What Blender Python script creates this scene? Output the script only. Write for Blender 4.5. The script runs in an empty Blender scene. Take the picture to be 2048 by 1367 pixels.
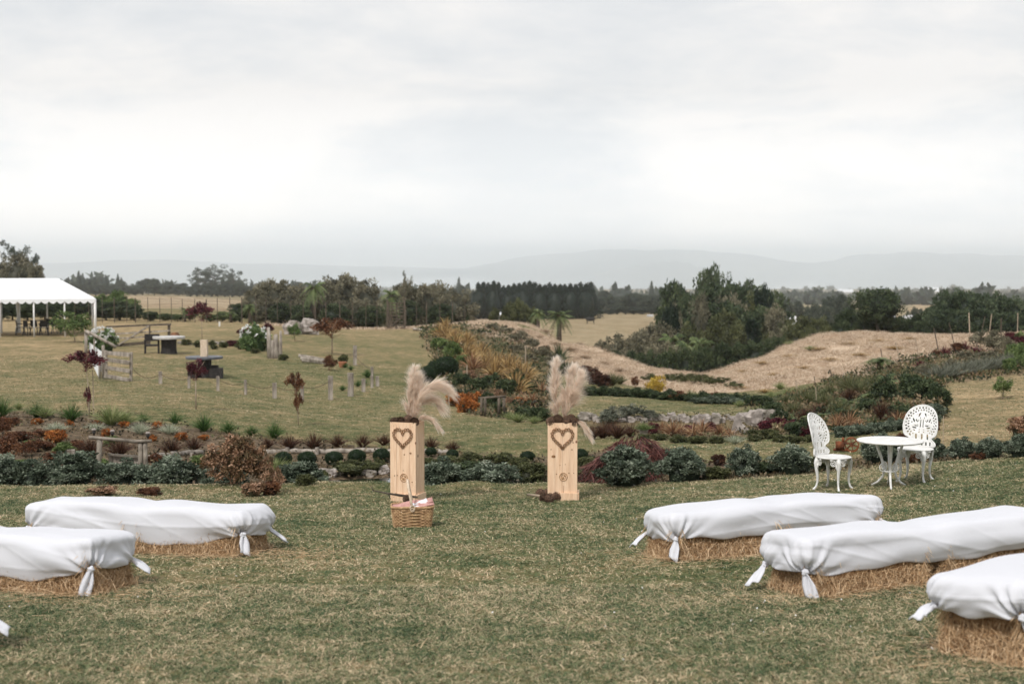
import bpy, math, random
import numpy as np
from mathutils import Vector, Matrix

# ------------------------------------------------------------------ camera, world, sun
F = 2048 * 50.0 / 36.0            # focal length in photo pixels
PITCH = math.atan(153.5 / F)
scene = bpy.context.scene
C = scene.collection
cam_d = bpy.data.cameras.new('camera'); cam = bpy.data.objects.new('camera', cam_d); C.objects.link(cam)
cam.location = (0, 0, 0); cam.rotation_euler = (math.radians(90) - PITCH, 0, 0)
cam_d.lens = 50; cam_d.sensor_width = 36; cam_d.clip_start = .1; cam_d.clip_end = 60000
cam_d.dof.use_dof = True; cam_d.dof.focus_distance = 16.5; cam_d.dof.aperture_fstop = 2.6
scene.camera = cam
SUN_EL, SUN_AZ = math.radians(48), math.radians(205)   # azimuth clockwise from +Y: behind the camera, to its left
world = bpy.data.worlds.new('World'); scene.world = world; world.use_nodes = True
nt = world.node_tree; N = nt.nodes; LK = nt.links
N.clear()
w_out = N.new('ShaderNodeOutputWorld'); w_bg = N.new('ShaderNodeBackground'); w_bg.inputs[1].default_value = 0.1
w_sky = N.new('ShaderNodeTexSky'); w_sky.sky_type = 'NISHITA'; w_sky.sun_disc = False
w_sky.sun_elevation = SUN_EL; w_sky.sun_rotation = SUN_AZ
w_tc = N.new('ShaderNodeTexCoord')
def cloud(scale, zs, det, off, rough=.55):
    mp = N.new('ShaderNodeMapping'); mp.inputs['Scale'].default_value = (1, 1, zs); mp.inputs['Location'].default_value = off
    no = N.new('ShaderNodeTexNoise'); no.inputs['Scale'].default_value = scale; no.inputs['Detail'].default_value = det
    no.inputs['Roughness'].default_value = rough; no.inputs['Distortion'].default_value = .3
    LK.new(w_tc.outputs['Generated'], mp.inputs[0]); LK.new(mp.outputs[0], no.inputs['Vector']); return no
c1 = cloud(2.3, 2.6, 7, (3.1, .7, 1.4)); c2 = cloud(5.5, 4.0, 8, (.4, 2.2, 5.0), .6)
ma = N.new('ShaderNodeMath'); ma.operation = 'MULTIPLY_ADD'; ma.inputs[1].default_value = .5
LK.new(c2.outputs[0], ma.inputs[0]); LK.new(c1.outputs[0], ma.inputs[2])
rp = N.new('ShaderNodeValToRGB'); e = rp.color_ramp.elements
e[0].position = .66; e[0].color = (.765, .785, .805, 1); e[1].position = .84; e[1].color = (.97, .945, .92, 1)
m_ = rp.color_ramp.elements.new(.74); m_.color = (.845, .85, .855, 1)
LK.new(ma.outputs[0], rp.inputs[0])
sc_ = N.new('ShaderNodeVectorMath'); sc_.operation = 'SCALE'; sc_.inputs['Scale'].default_value = 9.9
LK.new(rp.outputs[0], sc_.inputs[0])
w_sep = N.new('ShaderNodeSeparateXYZ'); LK.new(w_tc.outputs['Generated'], w_sep.inputs[0])
w_mr = N.new('ShaderNodeMapRange'); w_mr.inputs[1].default_value = 0.0; w_mr.inputs[2].default_value = .12; w_mr.inputs[3].default_value = 15.6; w_mr.inputs[4].default_value = 9.9
LK.new(w_sep.outputs[2], w_mr.inputs[0]); LK.new(w_mr.outputs[0], sc_.inputs['Scale'])
mx = N.new('ShaderNodeMixRGB'); mx.inputs[0].default_value = .95
LK.new(w_sky.outputs[0], mx.inputs[1]); LK.new(sc_.outputs[0], mx.inputs[2])
LK.new(mx.outputs[0], w_bg.inputs[0]); LK.new(w_bg.outputs[0], w_out.inputs[0])
sd = bpy.data.lights.new('sun', 'SUN'); sd.energy = 2.7; sd.angle = math.radians(7); sd.color = (1, .955, .9)
so = bpy.data.objects.new('sun', sd); C.objects.link(so)
sdir = Vector((math.sin(SUN_AZ) * math.cos(SUN_EL), math.cos(SUN_AZ) * math.cos(SUN_EL), math.sin(SUN_EL)))
so.rotation_euler = sdir.to_track_quat('Z', 'Y').to_euler()
scene.view_settings.view_transform = 'Standard'; scene.view_settings.look = 'None'
scene.view_settings.exposure = 0.04; scene.view_settings.gamma = 1
try:
    scene.cycles.max_bounces = 14; scene.cycles.volume_bounces = 12; scene.cycles.diffuse_bounces = 3
except Exception: pass

# ------------------------------------------------------------------ helpers
R = np.random.default_rng(7); random.seed(7)
def ray(px, py):
    v = (683.5 - py) / F; dy = math.cos(PITCH) + v * math.sin(PITCH)
    return (px - 1024) / F / dy, (-math.sin(PITCH) + v * math.cos(PITCH)) / dy
def P(px, py, Y):
    a, b = ray(px, py); return (a * Y, Y, b * Y)
def proj(X, Y, Z):
    zc = Y * math.cos(PITCH) - Z * math.sin(PITCH); yc = Y * math.sin(PITCH) + Z * math.cos(PITCH)
    zc = np.maximum(zc, .01)
    return 1024 + F * X / zc, 683.5 - F * yc / zc
def m(px, Y): return px * Y / F
ORD = 'first second third fourth fifth sixth seventh eighth ninth tenth eleventh twelfth thirteenth fourteenth fifteenth sixteenth seventeenth eighteenth nineteenth twentieth'.split()
ORD += ['twenty-' + w for w in ORD[:9]] + ['thirtieth'] + ['thirty-' + w for w in ORD[:9]] + ['fortieth'] + ['forty-' + w for w in ORD[:9]]
def lr(i, n, what):
    if i == 0: return 'leftmost of the ' + what
    if i == n - 1: return 'rightmost of the ' + what
    if i == n - 2 and n > 4: return ('second from the right of the ' if len(what.split()) < 11 else 'second rightmost of the ') + what
    return ORD[i] + (' from the left of the ' if len(what.split()) < 11 else ' from left, ') + what

def link(name, me, parent=None, loc=None, rot=None, scale=None):
    o = bpy.data.objects.new(name, me); C.objects.link(o)
    if parent is not None: o.parent = parent
    if loc is not None: o.location = loc
    if rot is not None: o.rotation_euler = rot
    if scale is not None: o.scale = scale
    return o
def tag(o, label=None, cat=None, group=None, kind=None):
    if label: o['label'] = label
    if cat: o['category'] = cat
    if group: o['group'] = group
    if kind: o['kind'] = kind
    return o
def empty(name, label, cat, loc=(0, 0, 0), rz=0, group=None, scale=None):
    o = link(name, None, None, loc, (0, 0, rz), scale); o.empty_display_size = .1
    return tag(o, label, cat, group)

class MB:                                   # hand-built solids
    def __init__(s): s.v = []; s.f = []; s.mi = []
    def add(s, vs, fs, mi=0):
        n = len(s.v); s.v += [tuple(p) for p in vs]; s.f += [tuple(i + n for i in f) for f in fs]; s.mi += [mi] * len(fs)
    def box(s, c, d, rot=None, mi=0, jit=0, taper=1):
        vs = []
        for k in range(8):
            p = Vector(((k & 1) - .5, ((k >> 1) & 1) - .5, ((k >> 2) & 1) - .5))
            q = Vector((p.x * d[0] * (taper if p.z > 0 else 1), p.y * d[1] * (taper if p.z > 0 else 1), p.z * d[2]))
            if jit: q += Vector((random.uniform(-jit, jit), random.uniform(-jit, jit), random.uniform(-jit, jit)))
            if rot is not None: q = rot @ q
            vs.append(q + Vector(c))
        s.add(vs, [(0, 2, 3, 1), (4, 5, 7, 6), (0, 1, 5, 4), (2, 6, 7, 3), (0, 4, 6, 2), (1, 3, 7, 5)], mi)
    def beam(s, p0, p1, w, h, mi=0, jit=0):  # box between two points
        p0, p1 = Vector(p0), Vector(p1); d = p1 - p0; q = d.to_track_quat('X', 'Z').to_matrix()
        s.box((p0 + p1) / 2, (d.length, w, h), q, mi, jit)
    def tube(s, pts, rad, n=8, mi=0, flat=1, cap=True, wob=0, closed=False):
        pts = [Vector(p) for p in pts]; k = len(pts)
        if not hasattr(rad, '__len__'): rad = [rad] * k
        vs = []; up = None
        for i in range(k):
            if closed: t = pts[(i + 1) % k] - pts[i - 1]
            else: t = pts[min(i + 1, k - 1)] - pts[max(i - 1, 0)]
            t.normalize()
            if up is None:
                up = Vector((0, 0, 1)) if abs(t.z) < .9 else Vector((0, 1, 0))
            a = t.cross(up)
            if a.length < 1e-4: a = t.cross(Vector((1, 0, 0)))
            a.normalize(); b = a.cross(t).normalized(); up = b
            for j in range(n):
                th = 2 * math.pi * j / n; r = rad[i] * (1 + (random.uniform(-wob, wob) if wob else 0))
                vs.append(pts[i] + a * (r * math.cos(th)) + b * (r * flat * math.sin(th)))
        fs = []
        for i in range(k if closed else k - 1):
            i2 = (i + 1) % k
            for j in range(n): fs.append((i * n + j, i * n + (j + 1) % n, i2 * n + (j + 1) % n, i2 * n + j))
        if cap and not closed: fs += [tuple(range(n - 1, -1, -1)), tuple(range((k - 1) * n, k * n))]
        s.add(vs, fs, mi)
    def lathe(s, prof, n=24, c=(0, 0, 0), mi=0, capb=True, capt=True):
        vs = []; fs = []
        for r, z in prof:
            for j in range(n):
                th = 2 * math.pi * j / n; vs.append((c[0] + r * math.cos(th), c[1] + r * math.sin(th), c[2] + z))
        for i in range(len(prof) - 1):
            for j in range(n): fs.append((i * n + j, i * n + (j + 1) % n, (i + 1) * n + (j + 1) % n, (i + 1) * n + j))
        if capb: fs.append(tuple(range(n - 1, -1, -1)))
        if capt: fs.append(tuple(range((len(prof) - 1) * n, len(prof) * n)))
        s.add(vs, fs, mi)
    def torus(s, c, R_, r, nx, n1=16, n2=6, mi=0):
        q = Vector(nx).to_track_quat('Z', 'Y').to_matrix()
        s.tube([Vector(c) + q @ Vector((R_ * math.cos(t), R_ * math.sin(t), 0)) for t in [2 * math.pi * i / n1 for i in range(n1)]], r, n2, mi, closed=True)
    def blob(s, c, d, n=10, mi=0, amp=.15, seed=0, sq=1):
        rr = random.Random(seed); ph = [rr.uniform(0, 6.28) for _ in range(9)]
        vs = []; fs = []; nl = n; nm = n * 2
        for i in range(nl + 1):
            la = -math.pi / 2 + math.pi * i / nl
            for j in range(nm):
                lo = 2 * math.pi * j / nm
                x, y, z = math.cos(la) * math.cos(lo), math.cos(la) * math.sin(lo), math.sin(la)
                k = 1 + amp * (math.sin(3 * x + ph[0]) * math.sin(2.5 * y + ph[1]) + .6 * math.sin(6 * z + ph[2] + 3 * x) + .4 * math.sin(9 * y + ph[3]) * math.sin(8 * x + ph[4]))
                pw = lambda t: math.copysign(abs(t) ** sq, t)
                vs.append((c[0] + d[0] / 2 * pw(x) * k, c[1] + d[1] / 2 * pw(y) * k, c[2] + d[2] / 2 * pw(z) * k))
        for i in range(nl):
            for j in range(nm): fs.append((i * nm + j, i * nm + (j + 1) % nm, (i + 1) * nm + (j + 1) % nm, (i + 1) * nm + j))
        s.add(vs, fs, mi)
    def mesh(s, name, mats, smooth=False):
        me = bpy.data.meshes.new(name); me.from_pydata(s.v, [], s.f)
        for mt in (mats if isinstance(mats, (list, tuple)) else [mats]): me.materials.append(mt)
        me.polygons.foreach_set('material_index', s.mi)
        if smooth: me.polygons.foreach_set('use_smooth', [True] * len(s.f))
        me.validate(); me.update(); return me
    def build(s, name, mats, parent=None, smooth=False, **k):
        return link(name, s.mesh(name, mats, smooth), parent, **k)

def quad_mesh(name, V, FQ, mat, rnd=None, smooth=False, col=None):
    V = np.asarray(V, np.float32).reshape(-1, 3); FQ = np.asarray(FQ, np.int32).reshape(-1, 4)
    me = bpy.data.meshes.new(name); me.vertices.add(len(V)); me.vertices.foreach_set('co', V.ravel())
    me.loops.add(FQ.size); me.loops.foreach_set('vertex_index', FQ.ravel())
    me.polygons.add(len(FQ)); me.polygons.foreach_set('loop_start', np.arange(0, FQ.size, 4, dtype=np.int32))
    if smooth: me.polygons.foreach_set('use_smooth', np.ones(len(FQ), bool))
    if rnd is not None:
        a = me.attributes.new('rnd', 'FLOAT', 'FACE'); a.data.foreach_set('value', np.asarray(rnd, np.float32))
    if col is not None:
        a = me.attributes.new('zone', 'FLOAT_COLOR', 'POINT'); a.data.foreach_set('color', np.asarray(col, np.float32).ravel())
    me.update(calc_edges=True)
    if mat is not None: me.materials.append(mat)
    return me
def unit(a): return a / np.maximum(np.linalg.norm(a, axis=-1, keepdims=True), 1e-9)
class QM:
    def __init__(s): s.V = []; s.Fq = []; s.A = []; s.n = 0
    def add(s, V, Fq, A):
        V = V.reshape(-1, 3); s.V.append(V); s.Fq.append(np.asarray(Fq).reshape(-1, 4) + s.n); s.A.append(np.asarray(A).ravel()); s.n += len(V)
    def leaves(s, Pn, L, W, rnd, up=.2, out=None, rng=R):
        n = len(Pn); a = rng.normal(size=(n, 3)); a[:, 2] += up
        if out is not None: a += out
        a = unit(a); b = unit(np.cross(a, rng.normal(size=(n, 3))))
        L = np.broadcast_to(L, (n,))[:, None] * rng.uniform(.7, 1.25, (n, 1)); W = np.broadcast_to(W, (n,))[:, None]
        c = unit(np.cross(a, b)) * L * .12
        V = np.stack([Pn, Pn + a * L * .45 + b * W * .5 + c, Pn + a * L, Pn + a * L * .45 - b * W * .5 + c], 1)
        s.add(V, np.arange(n * 4).reshape(n, 4), rnd)
    def blades(s, B, D, L, W, bend, rnd, seg=3, sag=None, rng=R, tip=.08):
        n = len(B); D = unit(D); L = np.broadcast_to(L, (n,))[:, None]; W = np.broadcast_to(W, (n,))[:, None]; bend = np.broadcast_to(bend, (n,))[:, None]
        h = D.copy(); h[:, 2] = 0; h = unit(h + 1e-5)
        side = unit(np.cross(D, rng.normal(size=(n, 3)) * .5 + np.array([0, 0, 1.])))
        vs = []
        for i in range(seg + 1):
            t = i / seg
            p = B + D * L * t + h * L * bend * t * t * .6 - np.array([0, 0, 1.]) * L * bend * t * t * (1 if sag is None else sag)
            w = W * .5 * ((1 - t) ** .7 * (1 - tip) + tip)
            vs += [p - side * w, p + side * w]
        V = np.stack(vs, 1); k = 2 * (seg + 1)
        f = np.array([[2 * i, 2 * i + 1, 2 * i + 3, 2 * i + 2] for i in range(seg)])
        Fq = (np.arange(n)[:, None, None] * k + f[None]).reshape(-1, 4)
        s.add(V, Fq, np.repeat(rnd, seg))
    def core(s, c, d, A=0., n=8, amp=.1, rng=R):
        la = np.linspace(-math.pi / 2, math.pi / 2, n + 1); lo = np.linspace(0, 2 * math.pi, 2 * n, endpoint=False)
        LA, LO = np.meshgrid(la, lo, indexing='ij')
        k = 1 + amp * np.sin(3 * LO + 2 * LA + rng.uniform(0, 6)) * np.cos(LA)
        V = np.stack([c[0] + d[0] / 2 * np.cos(LA) * np.cos(LO) * k, c[1] + d[1] / 2 * np.cos(LA) * np.sin(LO) * k, c[2] + d[2] / 2 * np.sin(LA) * k], -1)
        w = 2 * n; Fq = [(i * w + j, i * w + (j + 1) % w, (i + 1) * w + (j + 1) % w, (i + 1) * w + j) for i in range(n) for j in range(w)]
        s.add(V, Fq, np.full(len(Fq), A))
    def mesh(s, name, mat, smooth=False): return quad_mesh(name, np.concatenate(s.V), np.concatenate(s.Fq), mat, np.concatenate(s.A), smooth)

# ------------------------------------------------------------------ materials
def new_mat(name, rough=.8, spec=.3):
    mt = bpy.data.materials.new(name); mt.use_nodes = True; t = mt.node_tree
    b = t.nodes['Principled BSDF']; b.inputs['Roughness'].default_value = rough; b.inputs['Specular IOR Level'].default_value = spec
    return mt, t, b
def ramp(t, cols, fac):
    r = t.nodes.new('ShaderNodeValToRGB'); el = r.color_ramp.elements
    while len(el) > 1: el.remove(el[-1])
    for i, (p, c) in enumerate(cols):
        if i == 0: el[0].position = p; el[0].color = (*c, 1)
        else: q = el.new(p); q.color = (*c, 1)
    t.links.new(fac, r.inputs[0]); return r.outputs[0]
def noise(t, scale, detail=4, coord='Object', vec=None, stretch=None, rough=.55):
    n = t.nodes.new('ShaderNodeTexNoise'); n.inputs['Scale'].default_value = scale; n.inputs['Detail'].default_value = detail; n.inputs['Roughness'].default_value = rough
    if vec is None:
        if coord == 'World': vec = t.nodes.new('ShaderNodeNewGeometry').outputs['Position']
        else: vec = t.nodes.new('ShaderNodeTexCoord').outputs[coord]
    if stretch:
        mp = t.nodes.new('ShaderNodeMapping'); mp.inputs['Scale'].default_value = stretch; t.links.new(vec, mp.inputs[0]); vec = mp.outputs[0]
    t.links.new(vec, n.inputs['Vector']); return n.outputs[0]
def math_(t, op, a, b=None, c=None, clamp=False):
    n = t.nodes.new('ShaderNodeMath'); n.operation = op; n.use_clamp = clamp
    for i, x in enumerate((a, b, c)):
        if x is None: continue
        if isinstance(x, (int, float)): n.inputs[i].default_value = x
        else: t.links.new(x, n.inputs[i])
    return n.outputs[0]
def mixc(t, f, a, b, mode='MIX'):
    n = t.nodes.new('ShaderNodeMixRGB'); n.blend_type = mode
    for i, x in enumerate((f, a, b)):
        if isinstance(x, (int, float)): n.inputs[i].default_value = x
        elif isinstance(x, tuple): n.inputs[i].default_value = (*x, 1)
        else: t.links.new(x, n.inputs[i])
    return n.outputs[0]
def bump(t, b, h, strength=.4, dist=.02):
    n = t.nodes.new('ShaderNodeBump'); n.inputs['Strength'].default_value = strength; n.inputs['Distance'].default_value = dist
    t.links.new(h, n.inputs['Height']); t.links.new(n.outputs[0], b.inputs['Normal'])
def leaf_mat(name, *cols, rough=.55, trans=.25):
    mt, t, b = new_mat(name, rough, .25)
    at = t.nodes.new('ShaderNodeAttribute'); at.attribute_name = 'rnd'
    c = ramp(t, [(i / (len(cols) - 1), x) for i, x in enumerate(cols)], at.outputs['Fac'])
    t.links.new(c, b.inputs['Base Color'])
    if trans:
        tr = t.nodes.new('ShaderNodeBsdfTranslucent'); ms = t.nodes.new('ShaderNodeMixShader'); ms.inputs[0].default_value = trans
        t.links.new(c, tr.inputs[0]); t.links.new(b.outputs[0], ms.inputs[1]); t.links.new(tr.outputs[0], ms.inputs[2])
        t.links.new(ms.outputs[0], t.nodes['Material Output'].inputs[0])
    return mt
def plain(name, c1, c2, scale=8, rough=.8, detail=5, bs=.3, bd=.01, spec=.3, stretch=None, metal=0):
    mt, t, b = new_mat(name, rough, spec); n = noise(t, scale, detail, stretch=stretch)
    t.links.new(ramp(t, [(.3, c1), (.7, c2)], n), b.inputs['Base Color']); b.inputs['Metallic'].default_value = metal
    if bs: bump(t, b, n, bs, bd)
    return mt
M = {}
M['cloth'] = None
mt, t, b = new_mat('white_cloth', .85, .2); b.inputs['Base Color'].default_value = (.61, .62, .665, 1)
b.inputs['Sheen Weight'].default_value = .1
bump(t, b, noise(t, 14, 5), .12, .01); M['cloth'] = mt
M['white_paint'] = plain('white_paint', (.60, .595, .57), (.80, .80, .80), 14, .45, 7, bs=.15, spec=.5)
M['canvas'] = plain('white_canvas', (.74, .76, .78), (.80, .81, .83), 1.5, .7, bs=.05)
M['grey_wood'] = plain('weathered_grey_wood', (.12, .098, .078), (.42, .375, .325), 9, .9, 6, .8, .01, stretch=(1, 1, .25))
M['grey_rail'] = plain('weathered_rail_wood', (.09, .075, .058), (.34, .30, .25), 6, .9, 6, .8, .01)
M['dark_wood'] = plain('dark_stained_wood', (.012, .011, .011), (.035, .03, .028), 9, .7, bs=.3)
M['brown_wood'] = plain('old_brown_wood', (.04, .032, .025), (.13, .105, .08), 12, .9, bs=.6)
M['pale_trunk'] = plain('pale_young_bark', (.28, .22, .16), (.42, .35, .27), 20, .9)
M['bark'] = plain('bark', (.05, .04, .03), (.16, .13, .10), 6, .95, bs=.7, bd=.03)
M['black_plastic'] = plain('black_plastic', (.012, .012, .013), (.025, .025, .026), 5, .4, bs=0)
M['table_grey'] = plain('slate_grey_top', (.07, .075, .09), (.13, .14, .16), 5, .5, bs=.1)
M['table_pale'] = plain('pale_table_top', (.38, .37, .36), (.55, .54, .53), 5, .5, bs=.1)
M['rust'] = plain('rusty_iron', (.05, .02, .012), (.28, .09, .035), 9, .85, bs=.4)
M['bronze'] = plain('bronze_pot', (.14, .06, .03), (.3, .15, .08), 6, .45, bs=.2, metal=.3)
M['terracotta'] = plain('terracotta', (.32, .13, .07), (.42, .19, .11), 8, .85)
M['stone'] = plain('pale_stone', (.15, .13, .115), (.46, .41, .375), 5, .9, 7, .7, .03)
M['stone_dark'] = plain('mossy_stone', (.10, .09, .07), (.36, .32, .28), 5, .95, 7, .8, .03)
M['rope'] = plain('dark_rope', (.05, .035, .022), (.14, .10, .07), 60, .95)
M['wicker'] = plain('golden_wicker', (.26, .145, .07), (.60, .40, .22), 22, .6, bs=.3, bd=.003)
M['pale_wicker'] = plain('pale_wrapped_cane', (.50, .38, .27), (.72, .60, .47), 30, .65, bs=.3, bd=.003)
M['pink'] = plain('dusty_pink_fabric', (.38, .19, .17), (.55, .32, .29), 18, .85, bs=.3)
M['paper'] = plain('white_paper', (.68, .70, .74), (.80, .81, .84), 9, .7, bs=.1)
M['cone'] = plain('pine_cone_scales', (.035, .02, .014), (.17, .10, .065), 40, .8, bs=.3)
M['ring'] = plain('polished_seed_rings', (.10, .048, .022), (.34, .18, .085), 30, .45, bs=.2, bd=.003)
M['iron'] = plain('painted_iron', (.02, .02, .02), (.05, .045, .04), 8, .6)
M['roof'] = plain('pale_roofing', (.55, .57, .6), (.7, .71, .73), 1, .6, bs=0)
M['wall'] = plain('pale_house_wall', (.45, .44, .42), (.6, .59, .57), 1, .8, bs=0)
M['cow'] = plain('black_hide', (.008, .007, .006), (.02, .018, .016), 5, .7, bs=0)
M['hill'] = plain('hazed_wooded_hill', (.10, .15, .17), (.40, .42, .40), .0009, .95, 6, 0)  # pale bluish cast of distant haze painted into the hill colour

# pine boards: vertical grain, knots, plank seams are geometry
mt, t, b = new_mat('pale_pine_boards', .6, .35)
g1 = noise(t, 9, 5, stretch=(5, 5, .45)); g2 = noise(t, 40, 3, stretch=(6, 6, .3))
cw = ramp(t, [(.25, (.54, .32, .19)), (.5, (.76, .53, .36)), (.75, (.84, .64, .47))], math_(t, 'MULTIPLY_ADD', g2, .3, math_(t, 'MULTIPLY', g1, .75)))
vo = t.nodes.new('ShaderNodeTexVoronoi'); vo.inputs['Scale'].default_value = 7.5
mp = t.nodes.new('ShaderNodeMapping'); mp.inputs['Scale'].default_value = (1, 1, .75)
t.links.new(t.nodes.new('ShaderNodeTexCoord').outputs['Object'], mp.inputs[0]); t.links.new(mp.outputs[0], vo.inputs['Vector'])
kn = ramp(t, [(.0, (1, 1, 1)), (.075, (1, 1, 1)), (.12, (0, 0, 0))], vo.outputs['Distance'])
t.links.new(mixc(t, kn, cw, (.16, .065, .03)), b.inputs['Base Color']); bump(t, b, g2, .15, .003)
M['pine'] = mt
M['wood_slice'] = plain('wood_slice_face', (.20, .10, .05), (.60, .38, .2), 45, .6, bs=.2)
mt, t, b = new_mat('pond_water', .04, .5); b.inputs['Base Color'].default_value = (.018, .022, .014, 1)
bump(t, b, noise(t, 3, 3, 'World'), .05, .02); M['water'] = mt
mt, t, b = new_mat('lake_water', .25, .5); b.inputs['Roughness'].default_value = .05; b.inputs['Base Color'].default_value = (.50, .57, .62, 1); M['lake'] = mt

# lawn colour, shared by the ground sheet and the blades (patches follow world position)
def lawn_color(t, dry, rnd=None, shade=1.0):
    big = noise(t, .33, 3, 'World'); med = noise(t, 2.1, 5, 'World', rough=.65); fine = noise(t, 26, 4, 'World', rough=.75)
    med2 = noise(t, 7.5, 4, 'World', rough=.65); s = math_(t, 'MULTIPLY_ADD', big, .55, math_(t, 'MULTIPLY', med, 1.15)); s = math_(t, 'MULTIPLY_ADD', med2, .65, s); s = math_(t, 'MULTIPLY_ADD', fine, .5, math_(t, 'SUBTRACT', s, .35))
    s = math_(t, 'ADD', s, dry)
    if rnd is not None: s = math_(t, 'MULTIPLY_ADD', rnd, .95, math_(t, 'SUBTRACT', s, .47))
    k = .6
    cols = [(.74, (.038, .066, .030)), (.95, (.112, .138, .064)), (1.15, (.208, .202, .112)), (1.36, (.325, .265, .168)), (1.6, (.56, .44, .30))]
    return ramp(t, [(p * k, tuple(x * shade for x in c)) for p, c in cols], math_(t, 'MULTIPLY', s, k)), fine, med
mt, t, b = new_mat('ground', .95, .1)
zo = t.nodes.new('ShaderNodeAttribute'); zo.attribute_name = 'zone'
sx = t.nodes.new('ShaderNodeSeparateColor'); t.links.new(zo.outputs['Color'], sx.inputs[0])
lw, fine, med = lawn_color(t, sx.outputs[0])
lw = mixc(t, 1.0, lw, (.76, .71, .60), 'MULTIPLY')  # warmer and darker: missing self-shadow between blades put into the ground colour
st_n = noise(t, 1.3, 6, 'World', rough=.7)
st_f = noise(t, 9, 5, 'World', stretch=(1, .35, 1), rough=.7)
st_l = noise(t, .28, 4, 'World', stretch=(1, .5, 1), rough=.6); st_n = math_(t, 'MULTIPLY_ADD', math_(t, 'SUBTRACT', st_l, .5), 1.2, st_n)
straw = ramp(t, [(.34, (.26, .175, .11)), (.5, (.43, .32, .225)), (.64, (.58, .46, .34))], math_(t, 'MULTIPLY_ADD', st_f, .4, math_(t, 'MULTIPLY', st_n, .6)))
soil_n = noise(t, 7, 6, 'World', rough=.7)
soil = ramp(t, [(.36, (.045, .034, .022)), (.5, (.12, .088, .057)), (.66, (.25, .185, .125))], soil_n)
col = mixc(t, sx.outputs[1], lw, straw); col = mixc(t, sx.outputs[2], col, soil)
t.links.new(col, b.inputs['Base Color']); bump(t, b, math_(t, 'MULTIPLY_ADD', fine, .5, med), .8, .06)
M['ground'] = mt
mt, t, b = new_mat('lawn_blades', .7, .2)
at = t.nodes.new('ShaderNodeAttribute'); at.attribute_name = 'rnd'
c, _, _ = lawn_color(t, -.03, at.outputs['Fac'], 1.22); t.links.new(c, b.inputs['Base Color']); M['grass'] = mt
M['straw'] = leaf_mat('straw', (.16, .09, .04), (.42, .265, .14), (.60, .42, .25), (.76, .58, .38), trans=.1)
M['dry_blades'] = leaf_mat('dry_hill_grass', (.25, .175, .115), (.43, .325, .23), (.58, .465, .35), (.70, .59, .46), trans=.2)
M['pampas'] = leaf_mat('pampas_floss', (.62, .45, .34), (.88, .75, .63), (.95, .87, .79), (.97, .93, .88), trans=.6)
LM = dict(
    dry=((.14, .095, .06), (.30, .22, .15), (.42, .33, .24), (.55, .45, .34)),
    hedge=((.014, .022, .013), (.055, .075, .050), (.14, .17, .12), (.32, .35, .28)),
    box=((.006, .014, .006), (.014, .032, .012), (.028, .055, .018), (.045, .08, .028)),
    dark=((.010, .016, .009), (.028, .044, .020), (.062, .085, .038), (.12, .14, .07)),
    olive=((.022, .025, .012), (.055, .062, .026), (.10, .11, .045), (.16, .16, .075)),
    scrub=((.035, .036, .024), (.10, .095, .06), (.18, .165, .11), (.29, .26, .18)),
    fresh=((.03, .05, .016), (.07, .11, .034), (.14, .19, .065), (.23, .27, .12)),
    tuft=((.012, .03, .010), (.03, .07, .018), (.065, .13, .032), (.14, .21, .07)),
    palegrass=((.06, .085, .03), (.12, .16, .055), (.22, .25, .1), (.33, .34, .18)),
    silver=((.12, .14, .10), (.24, .27, .19), (.38, .40, .30), (.5, .5, .4)),
    redgrass=((.016, .009, .007), (.05, .022, .014), (.10, .045, .028), (.16, .085, .05)),
    burgundy=((.018, .006, .008), (.055, .012, .018), (.11, .024, .032), (.19, .06, .06)),
    rustleaf=((.025, .014, .009), (.08, .034, .018), (.15, .065, .032), (.22, .12, .06)),
    orange=((.05, .03, .012), (.20, .07, .02), (.42, .15, .04), (.50, .27, .09)),
    copper=((.04, .042, .02), (.13, .085, .045), (.32, .19, .12), (.52, .36, .26)),
    flax=((.06, .038, .018), (.20, .125, .05), (.36, .24, .10), (.50, .37, .19)),
    flaxred=((.05, .022, .012), (.16, .075, .04), (.32, .19, .10), (.42, .31, .19)),
    flaxgreen=((.03, .045, .018), (.08, .105, .04), (.15, .18, .08), (.28, .27, .13)),
    yellow=((.10, .07, .01), (.34, .22, .03), (.50, .36, .07), (.42, .38, .12)),
    fern=((.022, .035, .013), (.06, .088, .03), (.115, .15, .055), (.19, .21, .10)),
    lavender=((.035, .042, .03), (.09, .10, .072), (.155, .165, .125), (.24, .24, .20)),
    conifer=((.005, .012, .008), (.011, .024, .014), (.02, .038, .02), (.035, .052, .03)),
    far=((.014, .022, .016), (.035, .048, .034), (.06, .075, .05), (.10, .11, .075)),
    rose=((.03, .055, .02), (.07, .12, .04), (.14, .2, .08), (.2, .26, .12)),
    white=((.6, .6, .58), (.72, .72, .7), (.8, .8, .79), (.85, .85, .84)),
    litter=((.02, .02, .012), (.085, .065, .036), (.20, .15, .09), (.10, .12, .05)),
)
for k_, v_ in LM.items(): M['L_' + k_] = leaf_mat(k_ + '_foliage', *[tuple(min(.9, x * (1.25 if k_ not in ('box', 'conifer', 'white', 'redgrass') else 1)) for x in q_) for q_ in v_])

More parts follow.
